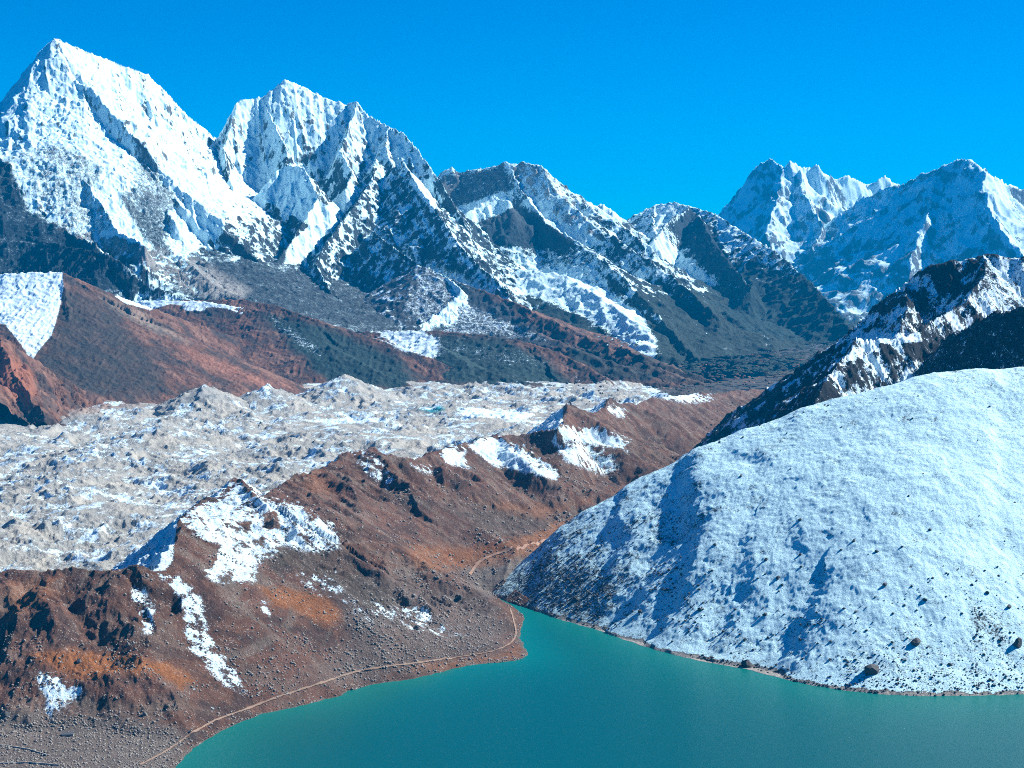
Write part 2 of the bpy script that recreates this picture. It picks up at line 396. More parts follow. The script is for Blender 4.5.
# --- long ridge falling to the right
def snow_d(X, Y, H, st, gx, gy, n, px, py, hol):
    s = 0.64 - 0.15 * sstep(0.6, 1.5, st) + 0.3 * n + 0.15 * hol
    s -= 0.75 * sstep(600, 300, H + 80 * n)
    return s
mountain('rocky_mountain', 'dark blue green ridge falling to the right behind the middle mountain', 'mountain', 560, 1000, 0.9,
    [(7600, 9000, 10), (9000, 12800, 8), (12800, 14000, 50)], [
    R([(612, 232, 13150), (626, 222, 13000), (642, 210, 12900), (656, 204, 12800), (675, 202, 12600), (693, 206, 12400), (716, 214, 12100), (745, 232, 11700), (778, 252, 11200), (805, 276, 10700), (838, 310, 10000), (862, 345, 9500)], sl=0.66, sr=1.9, flute=16, L=150, k=1),
    R([(690, 206, 12300), (668, 222, 11800), (655, 238, 11500)], sl=1.1, sr=1.7, flute=14, L=90, k=2),
    R([(700, 215, 12000), (712, 240, 11500), (732, 265, 11000), (752, 288, 10500)], sl=0.85, sr=1.5, flute=10, L=90, k=3),
    R([(655, 205, 12700), (652, 225, 12300), (665, 245, 11900), (700, 268, 11300), (735, 290, 10700)], sl=0.8, sr=1.4, flute=10, L=90, k=4),
    R([(640, 262, 10800), (690, 290, 10200), (730, 315, 9700), (770, 348, 9200), (800, 378, 8700)], sl=0.5, sr=0.5, flute=8, L=110, k=5),
    R([(680, 320, 9400), (720, 350, 8800), (760, 385, 8200)], sl=0.42, sr=0.42, flute=8, L=110, k=6),
    ], 12, 12, snow_d, slope_mat, base=30, seed=400, cut=35,
    polys=[([(660, 235), (720, 285), (700, 285), (650, 255)], 0.95, 5), ([(658, 205), (672, 205), (655, 232)], 1.2, 2),
           ([(690, 210), (708, 225), (735, 270), (740, 285), (715, 275), (668, 228)], 0.15, 4)],
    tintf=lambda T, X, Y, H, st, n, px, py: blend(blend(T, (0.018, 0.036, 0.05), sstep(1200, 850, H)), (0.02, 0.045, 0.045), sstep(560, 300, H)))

# --- distant twin peaks, right
def snow_e(X, Y, H, st, gx, gy, n, px, py, hol):
    return 0.80 - 0.38 * sstep(0.8, 2.0, st) + 0.36 * n + 0.1 * hol - 0.3 * sstep(900, 200, H)
mountain('snow_peak', 'distant blue shaded snow peak with several white summits, left of the far pair', 'mountain', 620, 1000, 0.9,
    [(19800, 25800, 24), (25800, 27500, 60)], [
    R([(660, 262, 25600), (690, 240, 25090), (702, 226, 24886), (718, 214, 24614), (733, 196, 24359), (745, 180, 24155), (756, 165, 23968), (766, 159, 23798), (772, 156, 23696), (783, 166, 23509), (789, 158, 23536), (800, 164, 23602), (808, 166, 23650), (816, 163, 23698), (828, 176, 23770), (838, 179, 23830), (845, 176, 23872), (857, 178, 23944), (868, 183, 24010), (878, 178, 24070), (886, 173, 24118), (892, 180, 24154), (900, 186, 24202), (930, 200, 24382)], sl=1.3, sr=1.6, flute=60, L=260, D0=700, k=1),
    R([(783, 166, 23510), (780, 190, 23000), (773, 212, 22500), (766, 232, 22100)], sl=1.6, sr=1.1, flute=50, L=200, k=2),
    R([(800, 164, 23600), (803, 190, 23000), (812, 205, 22600), (822, 222, 22300), (815, 245, 21800), (822, 265, 21400), (838, 300, 20800), (850, 325, 20400)], sl=1.3, sr=1.6, flute=70, L=220, k=3),
    R([(783, 166, 23510), (770, 240, 22000), (775, 280, 21300), (800, 320, 20700)], sl=1.0, sr=0.9, flute=60, L=200, k=4),
    ], 40, 38, snow_e, far_mat, rills=26, base=-300, seed=500, cut=-290,
    polys=[([(785, 160), (815, 163), (830, 178), (820, 180), (800, 176), (786, 172)], 1.2, 3),
           ([(835, 176), (900, 176), (895, 190), (865, 205), (850, 195)], 1.1, 3)])
mountain('snow_peak', 'distant blue shaded snow peak at the right, broad dark face toward the valley', 'mountain', 760, 1120, 0.9,
    [(17800, 23800, 24), (23800, 25000, 60)], [
    R([(800, 262, 23600), (830, 225, 23105), (852, 204, 22742), (868, 194, 22478), (880, 189, 22280), (900, 183, 21950), (915, 176, 21702), (930, 169, 21455), (945, 163, 21207), (955, 159, 21042), (962, 160, 20927), (972, 157, 20762), (980, 166, 20630), (988, 173, 20562), (1000, 178, 20610), (1012, 184, 20658), (1024, 188, 20706), (1060, 205, 20850), (1110, 220, 21050)], sl=1.2, sr=1.35, flute=60, L=260, D0=600, k=1),
    R([(983, 168, 20580), (985, 185, 20150), (987, 205, 19800), (997, 222, 19400), (1012, 240, 19000), (1035, 262, 18600)], sl=1.25, sr=1.1, flute=40, L=180, k=2),
    R([(940, 166, 21300), (930, 205, 20500), (915, 245, 19700), (905, 290, 18900)], sl=0.9, sr=1.1, flute=60, L=180, k=3),
    R([(868, 194, 22480), (868, 225, 21700), (868, 262, 20900), (868, 300, 20000)], sl=0.9, sr=1.0, flute=50, L=180, k=4),
    ], 40, 38, snow_e, far_mat, rills=26, base=-400, seed=600, cut=-390,
    polys=[([(988, 175), (1005, 182), (1008, 205), (1000, 225), (1020, 245), (1040, 265), (1010, 245), (990, 220), (986, 195)], 1.2, 3)])

# ================================================================== foothills at the far side of the glacier
def hill_snow(level):
    def f(X, Y, H, st, gx, gy, n, px, py, hol):
        return level + 0.12 * n + 0 * H
    return f
def turf(cols):
    def f(T, X, Y, H, st, n, px, py):
        s = fbm(X, Y, 160, 4, 77, 0.6)
        T = blend(T, BROWN, np.ones_like(H))
        T = blend(T, (0.17, 0.085, 0.06), sstep(0.0, 0.5, s) * 0.7)
        q = fbm((X + Y) * 0.7, (X - Y) * 0.13, 55, 4, 79, 0.6)
        T = blend(T, (0.25, 0.14, 0.10), sstep(0.15, 0.5, q) * 0.6)
        T = blend(T, (0.04, 0.04, 0.04), sstep(0.1, 0.5, -q) * 0.7)
        T = blend(T, (0.05, 0.042, 0.04), sstep(0.0, 0.5, -s + 0.15 * n) * 0.7)
        for poly, c, soft, k in cols:
            T = blend(T, c, poly_soft(px + 4 * n, py + 3 * s, poly, soft) * k)
        return T
    return f
fh_mat = ground_material('foothill_turf', fine=12, streak=0.3, snow_noise=0.35, bump=0.45, snow_bump=0.2, contrast=0.35, sharp=0.07)

mountain('foothill', 'rust brown rocky spur at the left edge above the glacier', 'hill', -90, 130, 0.8,
    [(5200, 6600, 4)], [
    R([(-90, 280, 5730), (-40, 310, 5710), (0, 335, 5700), (14, 345, 5700), (28, 362, 5710), (45, 372, 5740), (60, 388, 5800), (85, 408, 5880)], sl=0.9, sr=1.0, flute=28, L=90, k=1),
    R([(0, 335, 5700), (12, 368, 5480), (30, 395, 5330), (45, 412, 5230)], sl=0.8, sr=0.8, flute=14, L=50, k=2),
    R([(-50, 330, 5480), (-20, 370, 5330), (0, 400, 5180)], sl=0.8, sr=0.8, flute=14, L=50, k=3)],
    10, 9, hill_snow(0.05), fh_mat, base=20, seed=700, cut=25,
    tintf=turf([([(0, 345), (30, 370), (40, 395), (15, 400), (-5, 375)], (0.28, 0.105, 0.06), 5, 0.8)]))

mountain('foothill', 'big brown slope with a square snowfield on its left shoulder', 'hill', -90, 420, 0.8,
    [(5600, 8200, 6)], [
    R([(-90, 276, 6900), (0, 274, 6900), (30, 272, 6880), (62, 272, 6850), (90, 288, 6780), (130, 306, 6720), (165, 324, 6650), (200, 345, 6550), (245, 370, 6450), (300, 398, 6350)], sl=0.7, sr=0.50, flute=13, L=150, k=1),
    R([(62, 272, 6850), (70, 320, 6450), (90, 370, 6150), (110, 400, 5950)], sl=0.55, sr=0.5, flute=7, L=90, k=2),
    R([(110, 302, 7700), (150, 300, 7600), (205, 301, 7500), (245, 308, 7400), (270, 325, 7250), (300, 348, 7050), (335, 380, 6800), (350, 392, 6650)], sl=0.7, sr=0.5, flute=10, L=120, k=3),
    R([(-90, 300, 6600), (-20, 345, 6300), (40, 380, 6050)], sl=0.5, sr=0.5, flute=7, L=90, k=4)],
    7, 4, hill_snow(0.05), fh_mat, base=20, seed=720, cut=25, 
    polys=[([(-100, 262), (62, 266), (64, 285), (60, 310), (52, 335), (38, 352), (30, 365), (25, 350), (5, 325), (-100, 300)], 0.78, 2.5),
           ([(115, 296), (150, 294), (205, 297), (262, 303), (272, 312), (240, 313), (225, 308), (170, 304), (150, 310), (125, 303)], 1.0, 2),
           ([(225, 306), (262, 312), (292, 325), (295, 338), (275, 335), (250, 320)], 0.6, 4), ([(180, 305), (210, 306), (205, 312), (185, 312)], 0.6, 3)],
    tintf=turf([([(64, 285), (100, 300), (130, 330), (165, 375), (160, 400), (60, 395), (35, 365), (58, 330)], (0.035, 0.04, 0.038), 8, 0.75),
                ([(100, 295), (140, 312), (170, 330), (190, 345), (150, 330), (110, 305)], (0.30, 0.25, 0.2), 5, 0.6),
                ([(180, 345), (230, 365), (300, 392), (260, 388), (200, 365)], (0.33, 0.14, 0.09), 5, 0.5)]))

mountain('foothill', 'brown crest with a shaded dark green hollow facing the glacier', 'hill', 20, 640, 0.85,
    [(5900, 8300, 6)], [
    R([(100, 305, 7650), (180, 300, 7600), (240, 299, 7500), (275, 305, 7350), (310, 317, 7200), (360, 333, 7093), (400, 346, 6980), (440, 361, 6866), (470, 375, 6781), (500, 389, 6668)], sl=0.55, sr=0.50, flute=7, L=120, k=1),
    R([(330, 345, 6866), (380, 372, 6640), (420, 388, 6498)], sl=0.5, sr=0.4, flute=6, L=90, k=2)],
    8, 4, hill_snow(0.0), fh_mat, base=20, seed=740, cut=25,
    polys=[([(262, 305), (285, 318), (320, 345), (330, 365), (300, 350), (270, 325)], 0.42, 6), ([(375, 331), (420, 336), (436, 345), (428, 358), (405, 352), (372, 338)], 0.72, 6)],
    tintf=turf([([(262, 312), (330, 328), (395, 355), (415, 378), (400, 392), (330, 384), (290, 345)], (0.022, 0.05, 0.05), 6, 0.95)]))  # hollow's shade is put into this dark teal tint

mountain('foothill', 'dark green hill dusted with snow under the middle mountain', 'hill', 230, 780, 0.85,
    [(5900, 8300, 6)], [
    R([(340, 334, 7650), (370, 331, 7600), (432, 330, 7450), (480, 334, 7300), (520, 340, 7150), (560, 352, 7036), (590, 368, 6866), (615, 384, 6696)], sl=0.6, sr=0.42, flute=8, L=100, k=1),
    R([(440, 345, 7036), (470, 365, 6810), (520, 380, 6640), (570, 388, 6526)], sl=0.45, sr=0.4, flute=6, L=90, k=2)],
    8, 5, lambda X, Y, H, st, gx, gy, n, px, py, hol: 0.1 + 0.28 * n, fh_mat, base=20, seed=760, cut=25,
    polys=[([(370, 330), (415, 328), (440, 338), (445, 352), (430, 362), (405, 352)], 0.74, 7), ([(440, 335), (520, 345), (560, 362), (540, 372), (470, 362), (438, 350)], 0.36, 8)],
    tintf=turf([([(420, 333), (500, 338), (545, 358), (572, 385), (500, 392), (440, 380), (430, 350)], (0.022, 0.05, 0.05), 6, 0.95)]))

mountain('foothill', 'long brown ridge falling to the right beneath the snowfield', 'hill', 250, 900, 0.85,
    [(6000, 9000, 7)], [
    R([(418, 264, 8650), (425, 268, 8550), (445, 277, 8500), (475, 287, 8350), (510, 300, 8200), (545, 316, 8000), (580, 332, 7800), (620, 346, 7600), (660, 362, 7346), (700, 376, 7186), (750, 395, 6973)], sl=0.62, sr=0.5, flute=13, L=120, k=1),
    R([(530, 330, 7600), (580, 350, 7293), (640, 372, 7080), (680, 386, 6920)], sl=0.5, sr=0.42, flute=8, L=90, k=2),
    R([(640, 362, 7293), (700, 382, 7026), (750, 398, 6760)], sl=0.4, sr=0.4, flute=8, L=90, k=3)],
    10, 9, lambda X, Y, H, st, gx, gy, n, px, py, hol: np.where(px < 470, 0.36, 0.05) + 0.3 * n * (px < 540), fh_mat, base=20, seed=780, cut=25,
    polys=[([(425, 270), (460, 285), (470, 300), (500, 312), (545, 335), (560, 345), (500, 340), (430, 335), (400, 310)], 0.46, 8)],
    tintf=turf([([(240, 235), (425, 258), (484, 292), (560, 345), (520, 360), (240, 360)], (0.05, 0.065, 0.075), 6, 0.95), ([(560, 345), (600, 350), (660, 375), (640, 385), (570, 362)], (0.02, 0.04, 0.04), 4, 0.8), ([(620, 330), (660, 345), (720, 378), (760, 395), (690, 388), (640, 365)], (0.05, 0.055, 0.045), 4, 0.6)]))

# ================================================================== dark hill behind the snowy one
def snow_k(X, Y, H, st, gx, gy, n, px, py, hol):
    # snow keeps to gentle ground and to the shaded gullies
    return 0.29 - 0.12 * sstep(0.6, 1.4, st) + 0.34 * n + 0.30 * hol
hill_mat = ground_material('dark_rock_and_snow', fine=9, streak=0.3, snow_noise=0.5, bump=0.8, snow_bump=0.4, contrast=0.5, sharp=0.05)
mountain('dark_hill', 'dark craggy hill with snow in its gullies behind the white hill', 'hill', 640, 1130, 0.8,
    [(3000, 5600, 4)], [
    R([(712, 428, 4880), (722, 418, 4850), (745, 402, 4800), (770, 384, 4760), (800, 368, 4720), (828, 347, 4680), (850, 328, 4650), (866, 314, 4630), (882, 298, 4600), (905, 280, 4560), (930, 266, 4530), (955, 259, 4510), (985, 254, 4500), (1024, 256, 4480), (1080, 262, 4450), (1140, 262, 4450)], sl=0.9, sr=1.12, relax=0.2, flute=11, L=110, k=1),
    R([(985, 254, 4500), (985, 275, 4330), (965, 300, 4150), (930, 320, 4020), (905, 336, 3920), (880, 338, 3880), (858, 340, 3850), (835, 365, 3700), (815, 400, 3550)], sl=1.0, sr=0.95, flute=26, L=70, k=2),
    R([(1140, 285, 3580), (1060, 296, 3680), (1024, 304, 3720), (995, 311, 3760), (970, 322, 3800), (945, 340, 3840), (920, 370, 3880)], sl=1.25, sr=0.7, flute=18, L=70, k=3),
    R([(850, 328, 4650), (838, 355, 4450), (815, 385, 4250), (790, 412, 4080)], sl=1.0, sr=0.9, flute=20, L=70, k=4),
    R([(905, 280, 4560), (908, 305, 4400), (900, 325, 4200)], sl=1.0, sr=0.9, flute=20, L=70, k=5)],
    6, 8, snow_k, hill_mat, base=-30, seed=800, cut=-25,
    polys=[([(975, 250), (1000, 256), (1110, 262), (1110, 292), (1024, 300), (990, 308), (965, 312), (985, 290), (990, 270)], 0.60, 9),
           ([(855, 334), (920, 334), (922, 341), (900, 343), (888, 343), (858, 341)], 1.2, 1.5),
           ([(1110, 305), (1024, 308), (985, 318), (930, 345), (915, 375), (1110, 380)], 0.30, 5)],
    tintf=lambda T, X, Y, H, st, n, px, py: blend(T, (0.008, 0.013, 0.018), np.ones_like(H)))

# ================================================================== shore of the lake (water level is height 0)
SHORE_L = [(120, 800), (150, 782), (175, 768), (185, 757), (200, 744), (215, 734), (240, 722), (262, 714), (300, 706), (332, 698), (352, 690), (372, 684), (400, 681), (430, 675), (455, 668), (480, 664), (505, 662), (522, 659), (528, 655), (524, 646), (519, 638), (521, 630), (525, 622), (522, 614), (512, 606), (500, 600), (490, 594)]
SHORE_R = [(490, 594), (500, 599), (520, 606), (545, 614), (575, 624), (600, 631), (630, 642), (660, 651), (690, 659), (720, 665), (745, 669), (775, 677), (810, 685), (840, 690), (875, 694), (920, 696), (970, 696), (1024, 694), (1100, 690)]

# ---- white hill, right
pts = [G(x, y, 0) for x, y in SHORE_R[::2]] + [G(1100, 690, 0), G(1180, 688, 0)]
for x, y in SHORE_R[::3]:
    g = G(x, y, 0); pts.append((g[0] - 25, g[1] - 110, -38))
crest = [(500, 580, 2975), (520, 562, 2985), (560, 530, 3000), (600, 503, 3010), (650, 471, 3020), (700, 447, 3030), (740, 432, 3030), (800, 409, 3030), (860, 391, 3030), (920, 376, 3030), (970, 369, 3030), (1024, 367, 3030), (1090, 366, 3030), (1180, 366, 3030)]
CR = [W(*c) for c in crest]
pts += CR
for i, c in enumerate(CR):
    pts.append((c[0] + 20, c[1] + 160, c[2] - 42 - 6 * i)); pts.append((c[0] + 60, c[1] + 420, c[2] - 180 - 16 * i))
def mid(sx, sy, cr, t, bulge):
    a = np.array(G(sx, sy, 0)); b = np.array(W(*cr)); m = a + (b - a) * t; m[2] += bulge; return tuple(m)
for (sx, sy), cr, bu in [((575, 624), crest[3], 10), ((660, 651), crest[5], 18), ((745, 669), crest[7], 24), ((840, 690), crest[8], 28), ((920, 696), crest[10], 32), ((1024, 694), crest[11], 34), ((1100, 690), crest[12], 34)]:
    pts.append(mid(sx, sy, cr, 0.5, bu)); pts.append(mid(sx, sy, cr, 0.8, bu * 0.8)); pts.append(mid(sx, sy, cr, 0.2, bu * 0.5))
hillT = TPS(pts)
# shallow hollows whose left-facing sides lie in shade
HOL = [([(705, 485), (672, 530), (645, 570), (618, 612)], 11, 22), ([(695, 525), (682, 560), (665, 600), (650, 632)], 8, 18), ([(640, 520), (612, 555), (590, 590)], 5, 16),
       ([(814, 580), (797, 612), (782, 650), (772, 670)], 9, 20), ([(752, 520), (742, 545), (730, 575)], 3, 16), ([(1024, 560), (1000, 540), (985, 510), (975, 480)], 3, 14), ([(560, 540), (540, 565), (530, 590)], 5, 16), ([(735, 600), (722, 625), (712, 650)], 5, 14)]
def on(Tf, px, py):
    """ground point of surface Tf seen at (px,py)"""
    z = 50.0
    for _ in range(40):
        g = G(px, py, z); zn = float(Tf(np.array([[g[0]]]), np.array([[g[1]]]))[0, 0])
        z += (zn - z) * 0.45
    return G(px, py, z)
HOLW = [([on(hillT, *p) for p in P], d, w) for P, d, w in HOL]
def line_d(X, Y, P):
    best = np.full(X.shape, 1e9, np.float32); sg = np.zeros(X.shape, np.float32)
    for (ax, ay, *_), (bx, by, *_) in zip(P[:-1], P[1:]):
        ex, ey = bx - ax, by - ay; l2 = ex * ex + ey * ey
        t = np.clip(((X - ax) * ex + (Y - ay) * ey) / l2, 0, 1)
        d = np.hypot(X - ax - t * ex, Y - ay - t * ey); s = (ex * (Y - ay) - ey * (X - ax)) / math.sqrt(l2)
        m = d < best; best = np.where(m, d, best); sg = np.where(m, s, sg)
    return best, sg
def lake_poly():
    return [tuple(G(x, y, 0)[:2]) for x, y in SHORE_L + SHORE_R[1:]] + [(3000, 2200), (3000, 500), (-1500, 500), (-560, 1750)]
LAKE = lake_poly()
def shore_limit(X, Y, H, k):
    wx, wy = X + 3 * fbm(X, Y, 30, 4, 71, 0.6), Y + 3 * fbm(X, Y, 30, 4, 73, 0.6)
    d, _ = line_d(wx, wy, [G(x, y, 0) for x, y in SHORE_L + SHORE_R[1:]])
    wet = poly_in(wx, wy, LAKE)
    # the ground rises from the water's edge and sinks under the lake
    return np.where(wet, np.minimum(H, -0.25 * d - 0.3), np.clip(H, np.minimum(0.35 + 0.03 * d, 2.5) if k < 0.75 else 0.02 * d, 0.8 + k * d))
def white_hill(X, Y, detail=True):
    H = hillT(X, Y)
    wx = X + 16 * fbm(X, Y, 90, 4, 3, 0.6)
    for P, dep, wd in HOLW:
        d, s = line_d(wx, Y, P)
        # steep bank on the right of each hollow, gentle on the left
        sd = np.where(s > 0, -d, d)        # + on the right-hand side when walking downhill
        H = H - dep * np.exp(-(d / (wd * np.where(sd < 0, 1.0, 2.6))) ** 2)
    H = H + 3.5 * fbm(X, Y, 260, 3, 901) * sstep(0, 60, H)
    if detail:
        k = sstep(-4, 25, H)
        H = H + (3.0 * fbm(X, Y, 130, 3, 907, 0.5) + 2.6 * perlin((X + 0.25 * Y) / 52 + 0.5 * perlin(X / 90, Y / 90, 908), Y / 330, 909) * sstep(20, 90, H) + 1.0 * fbm(X, Y, 38, 5, 911, 0.6) + 0.7 * ridged(X, Y, 42, 5, 917, 0.55)) * k + 0.5 * fbm(X, Y, 9, 3, 915) * (0.3 + k)
    H = shore_limit(X, Y, H, 0.8)
    mid_ = np.interp(Y, [2300, 2560, 2700, 2810, 2895, 2930, 3000, 3060, 3300], [260, 90, 42, 8, -42, -48, -25, 30, 200])
    return (H - 90 * sstep(0, 14, mid_ - X)).astype(np.float32)
X, Y = grid(470, 1125, 0.85, [(2120, 3120, 1.9), (3120, 3600, 12)])
Hh = white_hill(X, Y)
gx, gy = slope_of(X, Y, Hh); px, py = proj(X, Y, Hh)
n = fbm(X, Y, 70, 5, 921, 0.6); n8 = fbm(X, Y, 16, 4, 923, 0.6)
snow = 0.775 + 0.14 * n + 0.10 * n8 - 0.17 * sstep(820, 560, px) - 0.07 * sstep(470, 400, py) - 0.10 * sstep(0.55, 1.0, np.hypot(gx, gy))  # more tussock shows leftward and near the top, also painting in weaker light
for poly, v, sf in [([(488, 590), (545, 560), (600, 565), (625, 590), (600, 625), (560, 615), (500, 600)], 0.44, 14), ([(655, 560), (700, 555), (690, 600), (650, 620), (620, 640), (640, 590)], 0.66, 12),
                    ([(970, 590), (1005, 620), (1010, 690), (975, 695), (975, 640)], 0.50, 9), ([(840, 640), (1100, 640), (1100, 700), (840, 700)], 0.62, 10),
                    ([(715, 620), (760, 640), (770, 672), (700, 660)], 0.62, 8), ([(740, 530), (760, 545), (745, 585), (715, 580)], 0.68, 6), ([(980, 380), (1024, 375), (1024, 420), (990, 430)], 0.68, 10)]:
    snow = snow + (v - snow) * poly_soft(px + 5 * n, py + 5 * n8, poly, sf)
shore = sstep(4.5, 1.5, Hh + 1.5 * n8)
snow = snow - shore * 0.9
T = tint(X.shape, (0.05, 0.05, 0.05)); T = blend(T, (0.33, 0.31, 0.28), shore)
snowhill_mat = ground_material('fresh_snow_over_tussock', fine=3.2, streak=0.0, snow_noise=0.55, bump=1.0, snow_bump=0.75, contrast=0.45, snow_col=(0.58, 0.86, 0.93), sharp=0.07)
make_surface('snowy_hill', X, Y, Hh, {'snow': snow, 'tint': T}, snowhill_mat, -30, label='smooth white snow covered hill sloping into the lake at the right', cat='hill')

# ---- moraine hills, left
MOR = [(x, y, 0) for x, y in SHORE_L]
CRE = [(-110, 572, 150), (-40, 571, 150), (0, 570, 150), (60, 569, 150), (108, 568, 148), (130, 568, 150), (152, 565, 158), (168, 556, 168), (178, 545, 178), (183, 517, 190), (206, 497, 172), (217, 496, 172), (225, 488, 178), (236, 478, 184), (262, 496, 168), (292, 478, 180), (312, 470, 180), (335, 460, 185), (352, 450, 190), (370, 446, 196), (388, 455, 182), (410, 460, 175), (428, 452, 175), (455, 446, 168), (480, 440, 160), (500, 435, 165), (530, 432, 168), (558, 430, 175), (566, 421, 182), (566, 404, 190), (582, 410, 176), (594, 412, 172), (606, 406, 172), (609, 397, 178), (622, 402, 165), (650, 398, 140), (700, 392, 105), (740, 390, 80), (800, 385, 70)]
INT = [(-100, 650, 80), (-100, 720, 30), (-100, 800, 8), (0, 620, 98), (0, 665, 62), (0, 700, 38), (0, 730, 20), (0, 768, 12), (0, 810, 8), (60, 600, 118), (60, 640, 85), (40, 668, 62), (90, 662, 60), (150, 660, 58), (100, 672, 57), (150, 676, 52), (60, 705, 26), (90, 712, 22), (140, 712, 20), (185, 690, 30), (190, 715, 12), (80, 740, 13), (150, 745, 8), (100, 790, 7),
       (110, 590, 130), (150, 600, 118), (150, 635, 82), (200, 580, 140), (215, 600, 122), (240, 640, 72), (265, 665, 42), (300, 685, 18), (200, 620, 90), (210, 660, 55), (230, 690, 26), (270, 585, 128), (300, 592, 118), (330, 605, 100), (290, 625, 80), (330, 650, 46), (360, 670, 16),
       (235, 520, 165), (250, 545, 150), (300, 510, 158), (345, 515, 140), (345, 545, 118), (300, 550, 128), (370, 580, 78), (400, 620, 40), (430, 655, 12), (400, 560, 82), (450, 600, 36), (480, 640, 10), (500, 632, 5), (460, 560, 45), (500, 580, 14), (380, 500, 125), (420, 520, 92), (460, 530, 62), (500, 545, 34), (400, 480, 150), (450, 490, 112), (500, 500, 78), (540, 520, 40), (545, 545, 16), (520, 560, 14), (495, 588, 3),
       (560, 500, 55), (600, 500, 22), (630, 480, 26), (560, 465, 100), (520, 465, 118), (600, 465, 62), (600, 440, 120), (570, 440, 160), (640, 450, 55), (660, 465, 24), (640, 425, 110), (680, 430, 58), (700, 445, 24), (700, 415, 72), (740, 420, 30), (740, 405, 52), (780, 400, 40), (800, 415, 10), (770, 425, 10), (830, 395, 30)]
mp = [G(*p) for p in MOR] + [G(*p) for p in CRE] + [G(*p) for p in INT]
for x, y in SHORE_L[::3]:
    g = G(x, y, 0); mp.append((g[0] + 70, g[1] - 90, -30))
mp += [(*G(x, y, 0)[:2], -8) for x, y in SHORE_R[1:6]]
mp += [(c[0] + 25, c[1] - 10, min(c[2], 40) * 0.2 - 22) for c in CR[::2]] + [(c[0] + 40, c[1] + 250, -20) for c in CR[3::3]]
HE = np.array([G(490, 596, 0)[:2]] + [c[:2] for c in CR[:8]])
HE = np.array([[260.0, 2300.0], [90.0, 2560.0], [42.0, 2700.0], [8.0, 2810.0], [-38.0, 2895.0], [-38.0, 2930.0], [0.0, 3000.0], [70.0, 3060.0], [300.0, 3300.0], [520.0, 4400.0], [660.0, 4900.0], [1050.0, 5600.0], [1500.0, 7000.0]])
morT = TPS(mp, lam=2e-4)
CRW = [G(*p) for p in CRE]
# spur lines that stand above the general slope: picture points with height, left slope, right slope
SPUR = [([(370, 446, 196), (395, 470, 172), (425, 497, 140), (455, 520, 108)], .75, .45), ([(236, 478, 184), (260, 500, 176), (300, 530, 150)], .6, .5),
        ([(183, 517, 190), (205, 545, 172), (215, 570, 155), (222, 600, 130), (260, 640, 84), (300, 672, 38)], .6, .5),
        ([(500, 435, 165), (520, 455, 145), (560, 480, 95), (580, 500, 55)], .6, .45), ([(430, 452, 175), (440, 470, 150), (450, 485, 128)], .6, .45),
        ([(566, 404, 190), (600, 425, 155), (640, 447, 80), (650, 465, 45)], .6, .45), ([(609, 397, 178), (650, 410, 140), (690, 428, 80)], .6, .45),
        ([(262, 585, 140), (300, 588, 128), (335, 610, 102), (360, 640, 66), (385, 668, 20)], .55, .5), ([(60, 662, 66), (100, 664, 65), (150, 664, 64), (185, 680, 48), (205, 705, 20)], .55, .5),
        ([(120, 575, 148), (165, 610, 116), (185, 640, 84), (200, 680, 40)], .5, .45), ([(0, 575, 148), (20, 610, 116), (30, 640, 88), (20, 670, 64)], .5, .45),
        ([(45, 585, 140), (62, 610, 118), (85, 635, 92)], .5, .45), ([(330, 468, 186), (380, 510, 140), (430, 560, 82), (470, 600, 34)], .4, .35)]
PATH = [(140, 765), (165, 752), (190, 735), (215, 721), (245, 710), (280, 697), (320, 684), (350, 674), (380, 668), (420, 663), (460, 657), (490, 652), (508, 645), (516, 635), (514, 622), (510, 608)]
PATH2 = [(470, 575), (480, 562), (500, 553), (530, 545), (560, 536), (590, 522)]
def tongue(P): return [(np.array(G(*p))) for p in P]
SPW = [(tongue(P), a, b) for P, a, b in SPUR]
FARSIDE = [CRW[-1][:2], (3500, 9000), (-6000, 9000), (-6000, CRW[0][1])]
def beyond_crest(X, Y):
    return poly_in(X, Y, [tuple(c[:2]) for c in CRW] + FARSIDE)
GUL = [([(168, 582, 138), (190, 612, 108), (213, 650, 72), (240, 690, 28)], 13, 17), ([(135, 580, 140), (147, 608, 110), (153, 640, 80)], 9, 12), ([(272, 592, 125), (284, 625, 85), (300, 660, 40)], 12, 16),
       ([(62, 588, 135), (84, 622, 105), (100, 648, 72)], 8, 14), ([(345, 590, 105), (375, 620, 60), (400, 655, 18)], 7, 15), ([(350, 560, 105), (405, 595, 62), (450, 630, 22)], 7, 15),
       ([(228, 600, 125), (258, 640, 78), (290, 678, 25)], -9, 13), ([(310, 600, 115), (345, 640, 62), (372, 668, 20)], -8, 13), ([(108, 590, 130), (122, 625, 100), (140, 645, 74)], -7, 12), ([(100, 690, 44), (118, 692, 42)], -15, 26), ([(40, 600, 125), (55, 635, 92)], -6, 12),
       ([(400, 470, 160), (430, 500, 115), (475, 530, 62)], 9, 18), ([(440, 470, 145), (480, 495, 90), (530, 515, 48)], 3, 18), ([(385, 480, 160), (410, 505, 122), (445, 530, 80)], -7, 14), ([(540, 450, 135), (570, 475, 85), (595, 500, 35)], 3, 18), ([(300, 500, 165), (350, 540, 120), (400, 580, 72)], 7, 16),
       ([(270, 560, 140), (330, 575, 118), (390, 610, 60)], -6, 12), ([(240, 548, 150), (225, 570, 145), (205, 590, 132)], 8, 14)]
GULW = [(tongue(P), d, w) for P, d, w in GUL]
